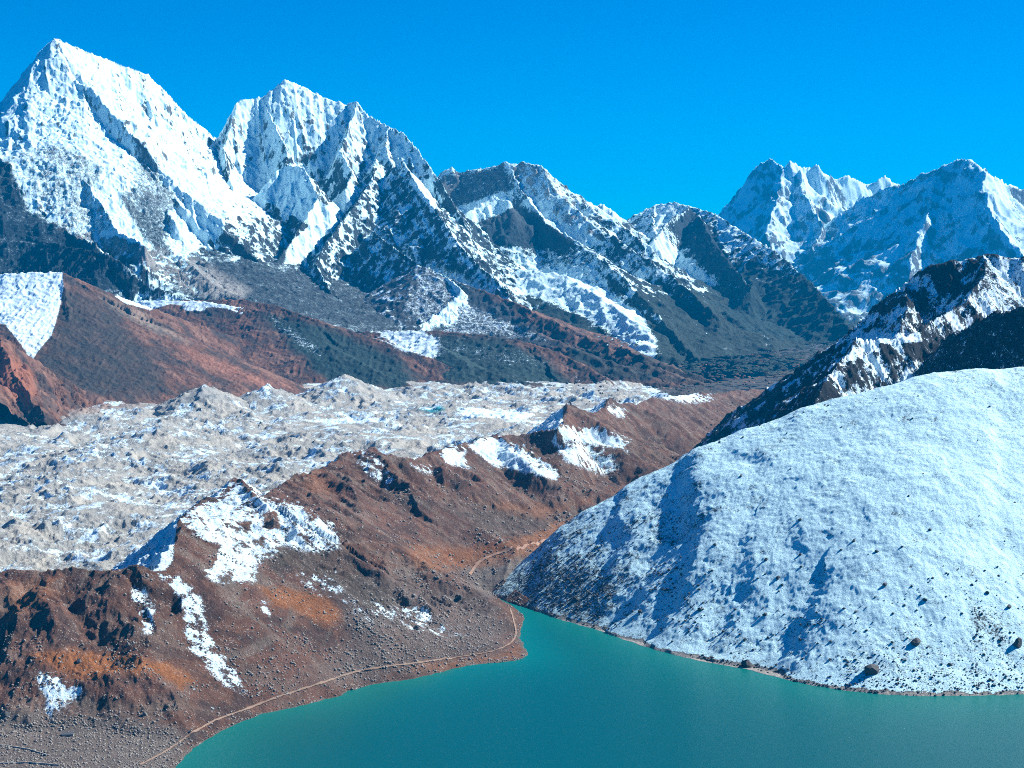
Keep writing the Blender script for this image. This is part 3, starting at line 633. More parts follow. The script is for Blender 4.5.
def moraine(X, Y, detail=True):
    H = morT(X, Y)
    wx = X + 9 * fbm(X, Y, 90, 3, 31); wy = Y + 9 * fbm(X, Y, 90, 3, 37)
    for P, a, b in SPW:
        best = np.full(X.shape, -1e4, np.float32)
        for p, q in zip(P[:-1], P[1:]):
            ex, ey = q[0] - p[0], q[1] - p[1]; l2 = ex * ex + ey * ey
            t = np.clip(((wx - p[0]) * ex + (wy - p[1]) * ey) / l2, 0, 1)
            d = np.hypot(wx - p[0] - t * ex, wy - p[1] - t * ey)
            s = -(ex * (wy - p[1]) - ey * (wx - p[0])) / math.sqrt(l2)
            best = np.maximum(best, p[2] + t * (q[2] - p[2]) - d * (b + (a - b) * sstep(-.4, .4, s / (d + 1))))
        H = smax(H, best, 5.0)
    # ravines and knolls
    k = sstep(4, 40, H)
    H = H + k * (4 * ridged(X, Y, 130, 3, 61, 0.5) + 6 * fbm(X, Y, 120, 4, 63))
    dc, sc_ = line_arc(X + 14 * fbm(X, Y, 120, 3, 65), Y + 14 * fbm(X, Y, 120, 3, 67), CRW)
    for L_, A_, q in ((150, 13, 0), (62, 6.5, 5), (30, 2.6, 9)):
        g_ = 1 - np.abs(perlin((sc_ + 0.35 * dc) / L_, dc / (6 * L_), 68 + q)) * 2
        H = H + A_ * (g_ - 0.6) * k * sstep(10, 1.2 * L_, dc) * sstep(6, 60 if L_ > 40 else 20, H)
    gX, gY = X + 6 * fbm(X, Y, 50, 3, 81), Y + 6 * fbm(X, Y, 50, 3, 83); gk = sstep(2, 25, H)
    for P_, dep, wd in GULW:
        pa = np.array(P_); m_ = (X > pa[:, 0].min() - 4 * wd) & (X < pa[:, 0].max() + 4 * wd) & (Y > pa[:, 1].min() - 4 * wd) & (Y < pa[:, 1].max() + 4 * wd)
        if not m_.any(): continue
        dg, _ = line_d(gX[m_], gY[m_], P_)
        H[m_] -= dep * np.exp(-(dg / wd) ** 2) * gk[m_]
    # inner flank falling to the glacier
    d, s = line_d(X + 7 * fbm(X, Y, 60, 4, 41), Y + 7 * fbm(X, Y, 60, 4, 43), CRW)
    cz = CRZ(X, Y)
    beyond = beyond_crest(X + 3 * perlin(X / 25, Y / 25, 44), Y)
    H = np.where(beyond, np.minimum(H, cz - 0.78 * d + 3 * ridged(X, Y, 30, 3, 47) * sstep(0, 30, d)), H)
    if detail:
        H = H + k * (2.3 * fbm(X, Y, 26, 4, 51, 0.65) + 2.4 * ridged(X, Y, 34, 4, 53, 0.6)) + 0.45 * fbm(X, Y, 5, 3, 55) * sstep(-3, 3, H)
    gone = sstep(6, 50, X - np.interp(Y, HE[:, 1], HE[:, 0]))       # the moraine sinks beneath the white hill
    H = H - gone * 90
    lim = shore_limit(X, Y, H, 0.55)
    return np.maximum(np.where(gone > 0, np.minimum(H, lim), lim), -25).astype(np.float32)
def line_arc(X, Y, P):
    best = np.full(X.shape, 1e9, np.float32); S = np.zeros(X.shape, np.float32); s0 = 0.0
    for a, b in zip(P[:-1], P[1:]):
        ex, ey = b[0] - a[0], b[1] - a[1]; l2 = ex * ex + ey * ey
        t = np.clip(((X - a[0]) * ex + (Y - a[1]) * ey) / l2, 0, 1)
        d = np.hypot(X - a[0] - t * ex, Y - a[1] - t * ey)
        m = d < best; best = np.where(m, d, best); S = np.where(m, s0 + t * math.sqrt(l2), S); s0 += math.sqrt(l2)
    return best, S
def CRZ(X, Y):
    best = np.full(X.shape, 1e9, np.float32); z = np.zeros(X.shape, np.float32)
    for a, b in zip(CRW[:-1], CRW[1:]):
        ex, ey = b[0] - a[0], b[1] - a[1]; l2 = ex * ex + ey * ey
        t = np.clip(((X - a[0]) * ex + (Y - a[1]) * ey) / l2, 0, 1)
        d = np.hypot(X - a[0] - t * ex, Y - a[1] - t * ey)
        m = d < best; best = np.where(m, d, best); z = np.where(m, a[2] + t * (b[2] - a[2]), z)
    return z
X, Y = grid(-95, 860, 0.9, [(1850, 3300, 2.2), (3300, 4600, 4.0), (4600, 6600, 9.0)])
Hm = moraine(X, Y)
gx, gy = slope_of(X, Y, Hm); px, py = proj(X, Y, Hm)
n = fbm(X, Y, 80, 5, 121, 0.6); n8 = fbm(X, Y, 18, 4, 123, 0.6); n300 = fbm(X, Y, 240, 4, 125, 0.6)
d, s = line_d(X, Y, CRW); beyond = beyond_crest(X, Y) & (d > 3)
T = tint(X.shape, BROWN)
T = blend(T, (0.17, 0.085, 0.06), sstep(-0.1, 0.5, n300 + 0.3 * n) * 0.8)
T = blend(T, (0.17, 0.14, 0.115), sstep(0.1, 0.6, n + 0.3 * n8) * 0.4)
T = blend(T, (0.045, 0.037, 0.035), sstep(0.1, 0.6, -n - 0.4 * n8) * 0.6)
dd_, ss_ = line_arc(X, Y, CRW)
rill = fbm(ss_ + 0.35 * dd_, dd_ * 0.12, 26, 4, 131, 0.6)                    # scree runs and turf strips down the slope
T = blend(T, (0.19, 0.155, 0.125), sstep(0.15, 0.6, rill) * 0.55 * sstep(5, 40, Hm)); T = blend(T, (0.06, 0.035, 0.028), sstep(0.1, 0.5, -rill) * 0.55)
T = blend(T, (0.16, 0.145, 0.13), poly_soft(px + 6 * n, py + 6 * n8, [(-90, 715), (60, 712), (160, 722), (190, 735), (170, 775), (-90, 790)], 10) * 0.75)
T = blend(T, (0.15, 0.125, 0.11), poly_soft(px + 6 * n, py + 6 * n8, [(330, 590), (400, 570), (470, 590), (510, 625), (500, 655), (420, 670), (340, 685), (300, 680), (350, 640)], 16) * 0.6)
T = blend(T, (0.17, 0.15, 0.135), poly_soft(px + 6 * n, py + 4 * n8, [(455, 570), (480, 558), (545, 548), (500, 590), (488, 600)], 6) * 0.8)
T = blend(T, (0.06, 0.055, 0.045), poly_soft(px + 6 * n, py + 4 * n8, [(270, 540), (345, 548), (400, 600), (380, 620), (310, 575), (270, 570)], 8) * 0.6)
T = blend(T, (0.09, 0.075, 0.065), poly_soft(px + 6 * n, py + 3 * n8, [(430, 500), (560, 505), (610, 510), (560, 540), (480, 535)], 10) * 0.6)
for poly, k in [([(28, 655), (60, 650), (130, 656), (170, 664), (195, 680), (185, 690), (165, 676), (120, 672), (75, 680), (50, 665)], .95), ([(262, 588), (290, 588), (330, 600), (342, 618), (325, 628), (290, 610), (275, 605)], .8), ([(405, 545), (470, 548), (530, 536), (560, 520), (610, 515), (570, 545), (480, 568), (420, 570)], .55), ([(470, 500), (560, 505), (600, 498), (540, 520)], .4),
                 ([(0, 585), (60, 575), (50, 600), (10, 620)], .35), ([(400, 665), (500, 655), (522, 645), (520, 660), (450, 674)], .4), ([(295, 470), (320, 468), (340, 490), (310, 495)], .3)]:
    T = blend(T, (0.30, 0.115, 0.04), poly_soft(px + 5 * n, py + 3 * n8, poly, 5) * k)
T = blend(T, (0.15, 0.12, 0.10), sstep(1.6, 0.6, Hm + 0.8 * n8))
snow = 0.0 + 0.05 * n + 0 * Hm
for poly, v, sf in [([(182, 520), (206, 500), (217, 492), (236, 480), (262, 496), (300, 505), (330, 520), (345, 535), (342, 550), (312, 556), (285, 548), (262, 560), (262, 585), (215, 585), (195, 575), (210, 555), (190, 535)], 0.70, 5),
                    ([(352, 455), (370, 450), (385, 462), (398, 485), (390, 495), (370, 482), (355, 470)], 0.55, 4), ([(270, 500), (300, 508), (290, 515), (270, 512)], 0.4, 4),
                    ([(128, 580), (146, 585), (154, 600), (158, 635), (148, 640), (138, 615)], 0.62, 3), ([(155, 572), (175, 572), (200, 590), (205, 620), (220, 650), (245, 685), (248, 698), (225, 690), (205, 670), (185, 640), (178, 600)], 0.66, 4),
                    ([(32, 662), (42, 672), (62, 682), (85, 688), (75, 700), (55, 722), (45, 700), (35, 685)], 0.68, 3), ([(220, 660), (240, 665), (250, 695), (235, 690)], 0.55, 4), ([(195, 690), (212, 705), (208, 715), (200, 705)], 0.5, 3),
                    ([(262, 600), (270, 605), (274, 625), (266, 622)], 0.6, 2.5), ([(470, 437), (500, 438), (530, 452), (560, 472), (555, 480), (525, 474), (490, 465), (470, 450)], 0.9, 3), ([(438, 450), (462, 446), (470, 462), (468, 470), (445, 465)], 0.8, 3), ([(412, 462), (440, 470), (430, 478), (412, 470)], 0.55, 3),
                    ([(560, 428), (600, 428), (632, 440), (622, 450), (590, 445), (565, 440)], 0.85, 3), ([(545, 440), (575, 440), (615, 455), (625, 470), (600, 478), (570, 465)], 0.66, 4), ([(605, 402), (622, 405), (630, 418), (615, 420)], 0.7, 3), ([(640, 385), (690, 390), (720, 400), (690, 405), (650, 398)], 0.75, 3),
                    ([(340, 600), (430, 600), (460, 625), (420, 640), (350, 620)], 0.46, 10), ([(300, 575), (340, 572), (350, 590), (330, 608), (300, 590)], 0.46, 5), ([(400, 470), (440, 480), (470, 500), (420, 500)], 0.2, 8), ([(520, 640), (400, 650), (440, 620), (500, 630)], 0.36, 8)]:
    snow = np.maximum(snow, (v * 0.92 + 0.30 * n8 + 0.14 * n) * poly_soft(px + 7 * n + 3 * n8, py + 5 * n8 + 3 * n, poly, sf * 1.8))
for poly in [[(262, 515), (275, 512), (282, 528), (268, 530)], [(300, 555), (318, 560), (312, 575), (292, 570)], [(238, 522), (252, 522), (248, 530)], [(200, 540), (222, 545), (215, 565), (195, 575), (150, 572), (185, 555)]]:
    snow = snow * (1 - 0.9 * poly_soft(px + 2 * n, py + 2 * n8, poly, 3))
snow = np.where(beyond, np.maximum(snow, 0.62 * sstep(2, 10, d) * (px > 112)), snow)
snow = snow - 0.6 * sstep(8, 4, Hm)
mor_mat = ground_material('moraine_turf_and_stones', fine=3.8, streak=0.0, snow_noise=0.42, bump=1.3, snow_bump=0.8, contrast=0.45, sharp=0.06, speck=1.0)
make_surface('moraine_hills', X, Y, Hm, {'snow': snow, 'tint': T}, mor_mat, -24, label='brown grassy moraine hills with snow patches between glacier and lake', cat='hills')

# ---- rubble covered glacier
def glacier(X, Y):
    H = 58 + 0 * X
    a = sstep(2400, 3200, Y)
    H = H + 19 * ridged(X + 40 * perlin(X / 150, Y / 150, 9), Y * 0.8, 330, 3, 211, 0.5) + 9 * ridged(X + 25 * perlin(X / 80, Y / 80, 8), Y, 140, 5, 213, 0.6) + 5 * fbm(X, Y, 70, 5, 215, 0.6) + 3 * ridged(X, Y, 36, 3, 217, 0.6)
    calm = sstep(-0.1, 0.45, fbm(X, Y, 420, 2, 225)); base_ = 60 + 14 * fbm(X, Y, 300, 2, 227)
    H = H + (base_ - H) * 0.6 * calm + 9 * ridged(X + Y * .5, (Y - X * .3) * 0.35, 170, 4, 229, 0.5) * sstep(0, .4, fbm(X, Y, 500, 2, 231))
    for x, y, h, w in [(205, 393, 46, 130), (268, 389, 40, 110), (345, 383, 48, 140), (290, 392, 20, 90), (100, 440, 22, 120), (450, 395, 20, 150), (60, 470, 20, 120), (160, 425, 26, 130)]:
        g = G(x, y + 12, 70); r = np.hypot((X - g[0]), (Y - g[1]) * 0.7)
        H = np.maximum(H, 52 + h * 1.9 - r * h * 1.3 / w + 8 * ridged(X, Y, 60, 4, 219))
    H = H - 0.12 * np.maximum(Y - 6300, 0) * sstep(300, 900, X) - 0.05 * np.maximum(Y - 6700, 0)
    d, _ = line_d(X, Y, CRW)
    inn = beyond_crest(X, Y)
    H = np.where(inn, H - 10 * np.exp(-d / 60), 40 - 1.2 * d)
    return np.maximum(H, -80).astype(np.float32)
X, Y = grid(-95, 900, 0.9, [(2500, 4500, 4.5), (4500, 7300, 8), (7300, 9500, 30)])
Hg = glacier(X, Y)
gx, gy = slope_of(X, Y, Hg); px, py = proj(X, Y, Hg)
n = fbm(X, Y, 110, 5, 221, 0.6); n8 = fbm(X, Y, 30, 4, 223, 0.6)
snow = 0.32 + 0.30 * n + 0.20 * n8 + 0.20 * np.clip(gx * 1.2 + 0.2, -0.4, 0.6)
for poly, v, sf in [([(455, 408), (510, 410), (535, 414), (520, 420), (470, 416)], 0.95, 2), ([(300, 420), (370, 417), (395, 420), (330, 424)], 0.75, 2), ([(640, 385), (700, 392), (720, 402), (690, 404), (650, 396)], 0.8, 3), ([(-90, 405), (60, 405), (100, 415), (30, 432), (-90, 430)], 0.12, 5), ([(120, 392), (230, 388), (210, 402), (130, 405)], 0.1, 4)]:
    snow = snow + (v - snow) * poly_soft(px + 3 * n, py + 1.5 * n8, poly, sf)
T = tint(X.shape, (0.325, 0.325, 0.30)); T = blend(T, (0.235, 0.25, 0.25), sstep(0, 0.6, n)); T = blend(T, (0.40, 0.385, 0.34), sstep(0.1, 0.6, -n))
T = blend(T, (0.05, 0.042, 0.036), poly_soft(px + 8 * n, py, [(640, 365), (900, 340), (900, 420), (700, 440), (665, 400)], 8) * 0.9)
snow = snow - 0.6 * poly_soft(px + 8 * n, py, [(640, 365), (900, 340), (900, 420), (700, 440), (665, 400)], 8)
T = blend(T, (0.02, 0.30, 0.36), poly_soft(px, py, [(418, 409), (440, 406), (447, 409), (432, 413)], 1.5))
T = blend(T, (0.25, 0.13, 0.09), poly_soft(px + 5 * n, py + 2 * n, [(-90, 380), (90, 400), (140, 405), (60, 415), (-90, 410)], 6) * 0.7)
gl_mat = ground_material('glacier_rubble', fine=7, streak=0.0, snow_noise=0.3, bump=0.7, snow_bump=0.5, contrast=0.2, sharp=0.08)
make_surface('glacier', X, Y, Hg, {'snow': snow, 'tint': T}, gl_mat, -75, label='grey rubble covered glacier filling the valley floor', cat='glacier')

# ---- valley ground under everything
gm, gnt = new_mat('valley_floor_earth'); o_ = gnt.nodes.new('ShaderNodeOutputMaterial'); b_ = gnt.nodes.new('ShaderNodeBsdfPrincipled')
nz = gnt.nodes.new('ShaderNodeTexNoise'); nz.inputs['Scale'].default_value = 0.01; nz.inputs['Detail'].default_value = 8
rp = gnt.nodes.new('ShaderNodeValToRGB'); rp.color_ramp.elements[0].color = (0.015, 0.018, 0.018, 1); rp.color_ramp.elements[1].color = (0.06, 0.05, 0.042, 1)
ge = gnt.nodes.new('ShaderNodeNewGeometry'); gnt.links.new(ge.outputs['Position'], nz.inputs['Vector']); gnt.links.new(nz.outputs[0], rp.inputs[0])
gnt.links.new(rp.outputs[0], b_.inputs['Base Color']); b_.inputs['Roughness'].default_value = 0.9; gnt.links.new(b_.outputs[0], o_.inputs[0])
X, Y = grid(-2500, 3500, 60, [(-400, 3600, 200), (3600, 60000, 1500)])
X = X + np.linspace(-1, 1, X.shape[1])[None, :] * 3000
Zb = np.where(Y < 7000, -60, -60 - 0.02 * (Y - 7000)).astype(np.float32)
make_surface('ground', X, Y, Zb, {}, gm, label='bare earth of the valley floor under the hills', cat='ground')

# ---- lake
def lake():
    m, nt = new_mat('glacial_lake_water'); N = nt.nodes; L = nt.links.new
    out = N.new('ShaderNodeOutputMaterial'); b = N.new('ShaderNodeBsdfPrincipled'); L(b.outputs[0], out.inputs[0])
    at = N.new('ShaderNodeAttribute'); at.attribute_name = 'depth'
    geo = N.new('ShaderNodeNewGeometry')
    mx = N.new('ShaderNodeMix'); mx.data_type = 'RGBA'; L(at.outputs['Fac'], mx.inputs[0])
    mx.inputs[6].default_value = (0.0, 0.14, 0.12, 1); mx.inputs[7].default_value = (0.0, 0.072, 0.075, 1)
    L(mx.outputs[2], b.inputs['Base Color']); b.inputs['Roughness'].default_value = 0.33; b.inputs['IOR'].default_value = 1.33
    b.inputs['Specular IOR Level'].default_value = 0.5
    mp = N.new('ShaderNodeMapping'); mp.inputs['Scale'].default_value = (1, 1.6, 1); mp.inputs['Rotation'].default_value = (0, 0, 0.5); L(geo.outputs['Position'], mp.inputs[0])
    nz = N.new('ShaderNodeTexNoise'); nz.inputs['Scale'].default_value = 0.5; nz.inputs['Detail'].default_value = 4; L(mp.outputs[0], nz.inputs['Vector'])
    bp = N.new('ShaderNodeBump'); bp.inputs['Distance'].default_value = 0.5; bp.inputs['Strength'].default_value = 0.35
    L(nz.outputs[0], bp.inputs['Height']); L(bp.outputs[0], b.inputs['Normal'])
    X, Y = grid(-200, 1300, 6, [(900, 3150, 10)])
    d1, _ = line_d(X, Y, [G(x, y, 0) for x, y in SHORE_L]); d2, _ = line_d(X, Y, [G(x, y, 0) for x, y in SHORE_R])
    dep = 1 - np.exp(-np.minimum(d1 * 1.3, d2) / 110)
    return make_surface('lake', X, Y, np.zeros_like(X), {'depth': dep.astype(np.float32)}, m, label='still turquoise glacial lake in the foreground', cat='lake')
lake()

# ================================================================== things on the ground
def on_many(f, P):
    P = np.array(P, float); z = np.full(len(P), 60.0)
    a = (P[:, 0] - CX) / F; b = (CY - P[:, 1]) / F
    for k in range(60):
        t = (z - CAMZ) / (b * CP - SP); x = a * t; y = (b * SP + CP) * t
        zn = f(x[None, :], y[None, :])[0].astype(float)
        z = z + (zn - z) * (0.5 if k < 25 else 0.25)
    return np.stack([x, y, f(x[None, :], y[None, :])[0]], -1)

def rock_material(name, c, snowy):
    m, nt = new_mat(name); N = nt.nodes; L = nt.links.new
    out = N.new('ShaderNodeOutputMaterial'); b = N.new('ShaderNodeBsdfPrincipled'); L(b.outputs[0], out.inputs[0])
    g = N.new('ShaderNodeNewGeometry'); nz = N.new('ShaderNodeTexNoise'); nz.inputs['Scale'].default_value = 0.9; nz.inputs['Detail'].default_value = 6
    L(g.outputs['Position'], nz.inputs['Vector'])
    rp = N.new('ShaderNodeValToRGB'); rp.color_ramp.elements[0].position = .3; rp.color_ramp.elements[1].position = .75
    rp.color_ramp.elements[0].color = (c[0] * .45, c[1] * .45, c[2] * .45, 1); rp.color_ramp.elements[1].color = (c[0] * 1.5, c[1] * 1.5, c[2] * 1.5, 1)
    L(nz.outputs[0], rp.inputs[0])
    if snowy:
        sp = N.new('ShaderNodeSeparateXYZ'); L(g.outputs['Normal'], sp.inputs[0])
        mr = N.new('ShaderNodeMapRange'); mr.inputs[1].default_value = 0.82; mr.inputs[2].default_value = 0.93; L(sp.outputs[2], mr.inputs[0])
        mx = N.new('ShaderNodeMix'); mx.data_type = 'RGBA'; L(mr.outputs[0], mx.inputs[0]); L(rp.outputs[0], mx.inputs[6]); mx.inputs[7].default_value = (*SNOW, 1)
        L(mx.outputs[2], b.inputs['Base Color'])
    else: L(rp.outputs[0], b.inputs['Base Color'])
    b.inputs['Roughness'].default_value = 0.85
    bp = N.new('ShaderNodeBump'); bp.inputs['Distance'].default_value = 0.6; L(nz.outputs[0], bp.inputs['Height']); L(bp.outputs[0], b.inputs['Normal'])
    return m
rock_snow = rock_material('dark_boulder_with_snow', (0.05, 0.05, 0.052), True)
rock_bare = rock_material('grey_boulder', (0.16, 0.15, 0.14), False)
rock_dark = rock_material('dark_boulder', (0.05, 0.052, 0.055), False)

import bmesh
from mathutils import Vector, noise as mnoise
def boulder(loc, w, d, h, mat, label, seed, group=None):
    bm = bmesh.new(); bmesh.ops.create_icosphere(bm, subdivisions=3, radius=1.0)
    rr = random.Random(seed); off = Vector((rr.random() * 50, rr.random() * 50, 0))
    cuts = [(Vector((rr.uniform(-1, 1), rr.uniform(-1, 1), rr.uniform(-.3, 1))).normalized(), rr.uniform(.55, .85)) for _ in range(11)]
    for v in bm.verts:
        p = v.co.copy()
        for nrm, k in cuts:                      # broken faces
            q = p.dot(nrm)
            if q > k: p -= nrm * (q - k)
        p *= 1 + 0.12 * mnoise.noise(p * 2.3 + off) + 0.06 * mnoise.noise(p * 6 + off)
        v.co = (p.x * w / 1.5, p.y * d / 1.5, p.z * h / 1.3 + h * 0.22)
    me = bpy.data.meshes.new('boulder'); bm.to_mesh(me); bm.free(); me.materials.append(mat)
    o = bpy.data.objects.new('boulder', me); coll().objects.link(o)
    o.location = loc; o.rotation_euler = (0, 0, rr.uniform(0, 6.28))
    o['label'] = label; o['category'] = 'boulder'
    if group: o['group'] = group
    return o
m_px = 2450 / F
BO = [(871, 668, 13, 10, 'largest dark boulder low on the snowy hill, casting a blue shadow'), (747, 663, 8, 7, 'dark round boulder at the waterline below the snowy hill'),
      (873, 471, 13, 8, 'long dark boulder with a snow cap high on the snowy hill'), (839, 469, 9, 5, 'low boulder half under snow, left of the long snow capped one'),
      (1018, 642, 9, 7, 'dark boulder near the shore at the right edge of the snowy hill'), (916, 641, 8, 5, 'flat dark boulder among cracks above the lower right shore'),
      (942, 498, 7, 5, 'small pointed dark boulder alone on the upper snowy slope'), (941, 386, 7, 4, 'flat dark boulder just under the crest of the snowy hill')]
HB = on_many(white_hill, [(b[0], b[1] + b[3] * 0.4) for b in BO])
for k, ((px_, py_, w, h, lab), L_) in enumerate(zip(BO, HB)):
    s_ = L_[1] / F
    boulder(tuple(L_), w * s_ * 1.15, w * s_ * .85, h * s_ * 1.15, rock_snow if k in (2, 3, 6, 7) else rock_dark, lab, 40 + k)
SM = [(971, 387), (1014, 379), (914, 421), (886, 447), (979, 499), (994, 502), (902, 547), (877, 552), (841, 550), (854, 541), (782, 585), (972, 585), (987, 593), (1009, 607), (856, 612), (800, 520), (766, 560), (778, 578), (745, 505), (815, 455), (700, 610), (672, 642), (640, 612), (723, 632), (995, 470), (930, 530), (760, 470), (730, 455), (790, 440), (860, 430), (960, 425), (1000, 445), (830, 500), (895, 505), (690, 505), (715, 545), (765, 615), (800, 640), (830, 660), (950, 665), (990, 680), (935, 690), (885, 585), (925, 600), (800, 555), (745, 640), (668, 590), (610, 595), (575, 600), (552, 580)]
for k, L_ in enumerate(on_many(white_hill, SM)):
    s_ = L_[1] / F; w = random.uniform(3.5, 6.5)
    boulder(tuple(L_), w * s_ * .8, w * s_ * .6, w * s_ * .5, rock_dark, 'small dark rock showing through the snow of the right hill', 80 + k, 'small dark rocks on the snowy hill')
MB_ = [(79, 662, 6, 5, 'grey boulder on the orange grass terrace at the left', rock_bare), (6, 716, 9, 8, 'big dark boulder at the left edge above the stony flat', rock_dark), (118, 664, 5, 4, 'dark boulder at the foot of the orange terrace', rock_dark),
       (409, 604, 7, 6, 'dark boulder on the stony slope, uppermost of three', rock_dark), (416, 629, 7, 6, 'dark boulder on the stony slope above the path', rock_dark), (460, 598, 6, 5, 'dark boulder near the mouth of the side valley', rock_dark), (145, 715, 6, 5, 'pale boulder on the brown knoll by the shore', rock_bare)]
for k, ((px_, py_, w, h, lab, mt), L_) in enumerate(zip(MB_, on_many(moraine, [(b[0], b[1]) for b in MB_]))):
    s_ = L_[1] / F
    boulder(tuple(L_), w * s_ * .8, w * s_ * .7, h * s_ * .8, mt, lab, 140 + k)

# loose stones: nobody could count them
def stones(name, label, f, px0, px1, py0, py1, n, dens, smin, smax_, mat):
    rs = np.random.RandomState(5 + n)
    # scatter in plan
    P = np.stack([rs.uniform(px0, px1, n * 4), rs.uniform(py0, py1, n * 4)], -1)
    z = np.full(len(P), 60.0); a = (P[:, 0] - CX) / F; b = (CY - P[:, 1]) / F
    for k in range(14):
        t = (z - CAMZ) / (b * CP - SP); x = a * t; y = (b * SP + CP) * t
        z = z + (f(x[None], y[None], False)[0] - z) * 0.6
    z = f(x[None], y[None])[0]
    q = dens(x, y, z, *proj(x, y, z)); keep = (rs.rand(len(x)) < q) & (z > 0.2)
    x, y, z = x[keep][:n], y[keep][:n], z[keep][:n]; m = len(x)
    base = np.array([(1, 0, 0), (.2, .95, .1), (-.9, .35, 0), (-.5, -.8, .1), (.5, -.75, 0), (.15, .1, .75), (-.25, -.2, .6), (0, 0, -.6)])
    fc = np.array([(0, 1, 5), (1, 2, 5), (2, 6, 5), (2, 3, 6), (3, 4, 6), (4, 5, 6), (4, 0, 5), (1, 0, 7), (2, 1, 7), (3, 2, 7), (4, 3, 7), (0, 4, 7)])
    s = smin * (smax_ / smin) ** (rs.rand(m) ** 2.2) * (y / 2400)
    an = rs.rand(m) * 6.28; jit = rs.uniform(.7, 1.3, (m, 8, 3))
    v = base[None] * jit; c, sn = np.cos(an)[:, None], np.sin(an)[:, None]
    vx = (v[..., 0] * c - v[..., 1] * sn) * s[:, None] + x[:, None]; vy = (v[..., 0] * sn + v[..., 1] * c) * s[:, None] + y[:, None]
    vz = v[..., 2] * s[:, None] + z[:, None] + 0.1 * s[:, None]
    V = np.stack([vx, vy, vz], -1).reshape(-1, 3).astype(np.float32)
    Fc = (fc[None] + (np.arange(m) * 8)[:, None, None]).reshape(-1, 3).astype(np.int32)
    me = bpy.data.meshes.new(name); me.vertices.add(len(V)); me.vertices.foreach_set('co', V.ravel())
    me.loops.add(Fc.size); me.loops.foreach_set('vertex_index', Fc.ravel()); me.polygons.add(len(Fc)); me.polygons.foreach_set('loop_start', np.arange(0, Fc.size, 3, dtype=np.int32))
    me.update(calc_edges=True); me.materials.append(mat)
    o = bpy.data.objects.new(name, me); coll().objects.link(o); o['kind'] = 'stuff'; o['label'] = label; o['category'] = 'stones'
    return o
scree = rock_material('pale_scree_stone', (0.27, 0.245, 0.215), False)
def dm(x, y, z, px, py):
    q = 0.04 + 0.4 * sstep(0.1, 0.6, fbm(x, y, 90, 4, 301)) + 0.3 * sstep(0.1, .5, fbm(x, y, 25, 3, 303))
    for poly, k in [([(-90, 712), (150, 720), (190, 735), (175, 780), (-90, 790)], .9), ([(350, 600), (440, 585), (500, 630), (490, 655), (330, 690), (350, 640)], .85), ([(455, 575), (545, 545), (500, 595)], .8)]:
        q = np.maximum(q, k * poly_soft(px, py, poly, 10))
    q = np.maximum(q, 0.55 * sstep(6, 2.0, z))
    return q * ~beyond_crest(x, y) * (px < 620)
stones('scree', 'pale loose stones scattered over the brown moraine slopes and shore', moraine, -60, 640, 440, 790, 30000, dm, 0.55, 2.8, scree)
def dh(x, y, z, px, py):
    q = 0.10 + 0.35 * sstep(0.1, 0.5, fbm(x, y, 60, 4, 311)) + 0.9 * sstep(5, 1.5, z)
    for poly, k in [([(500, 590), (545, 555), (605, 570), (600, 620), (540, 610)], .9), ([(975, 600), (1005, 620), (1005, 690), (960, 695)], .8), ([(840, 655), (1060, 655), (1060, 696), (840, 696)], .5), ([(725, 530), (760, 545), (745, 585), (715, 580)], .5), ([(655, 560), (700, 560), (660, 625)], .4)]:
        q = np.maximum(q, k * poly_soft(px, py, poly, 8))
    return q
stones('rocks', 'small dark stones sticking out of the snow on the right hill', white_hill, 490, 1060, 368, 700, 5500, dh, 1.0, 3.0, rock_dark)

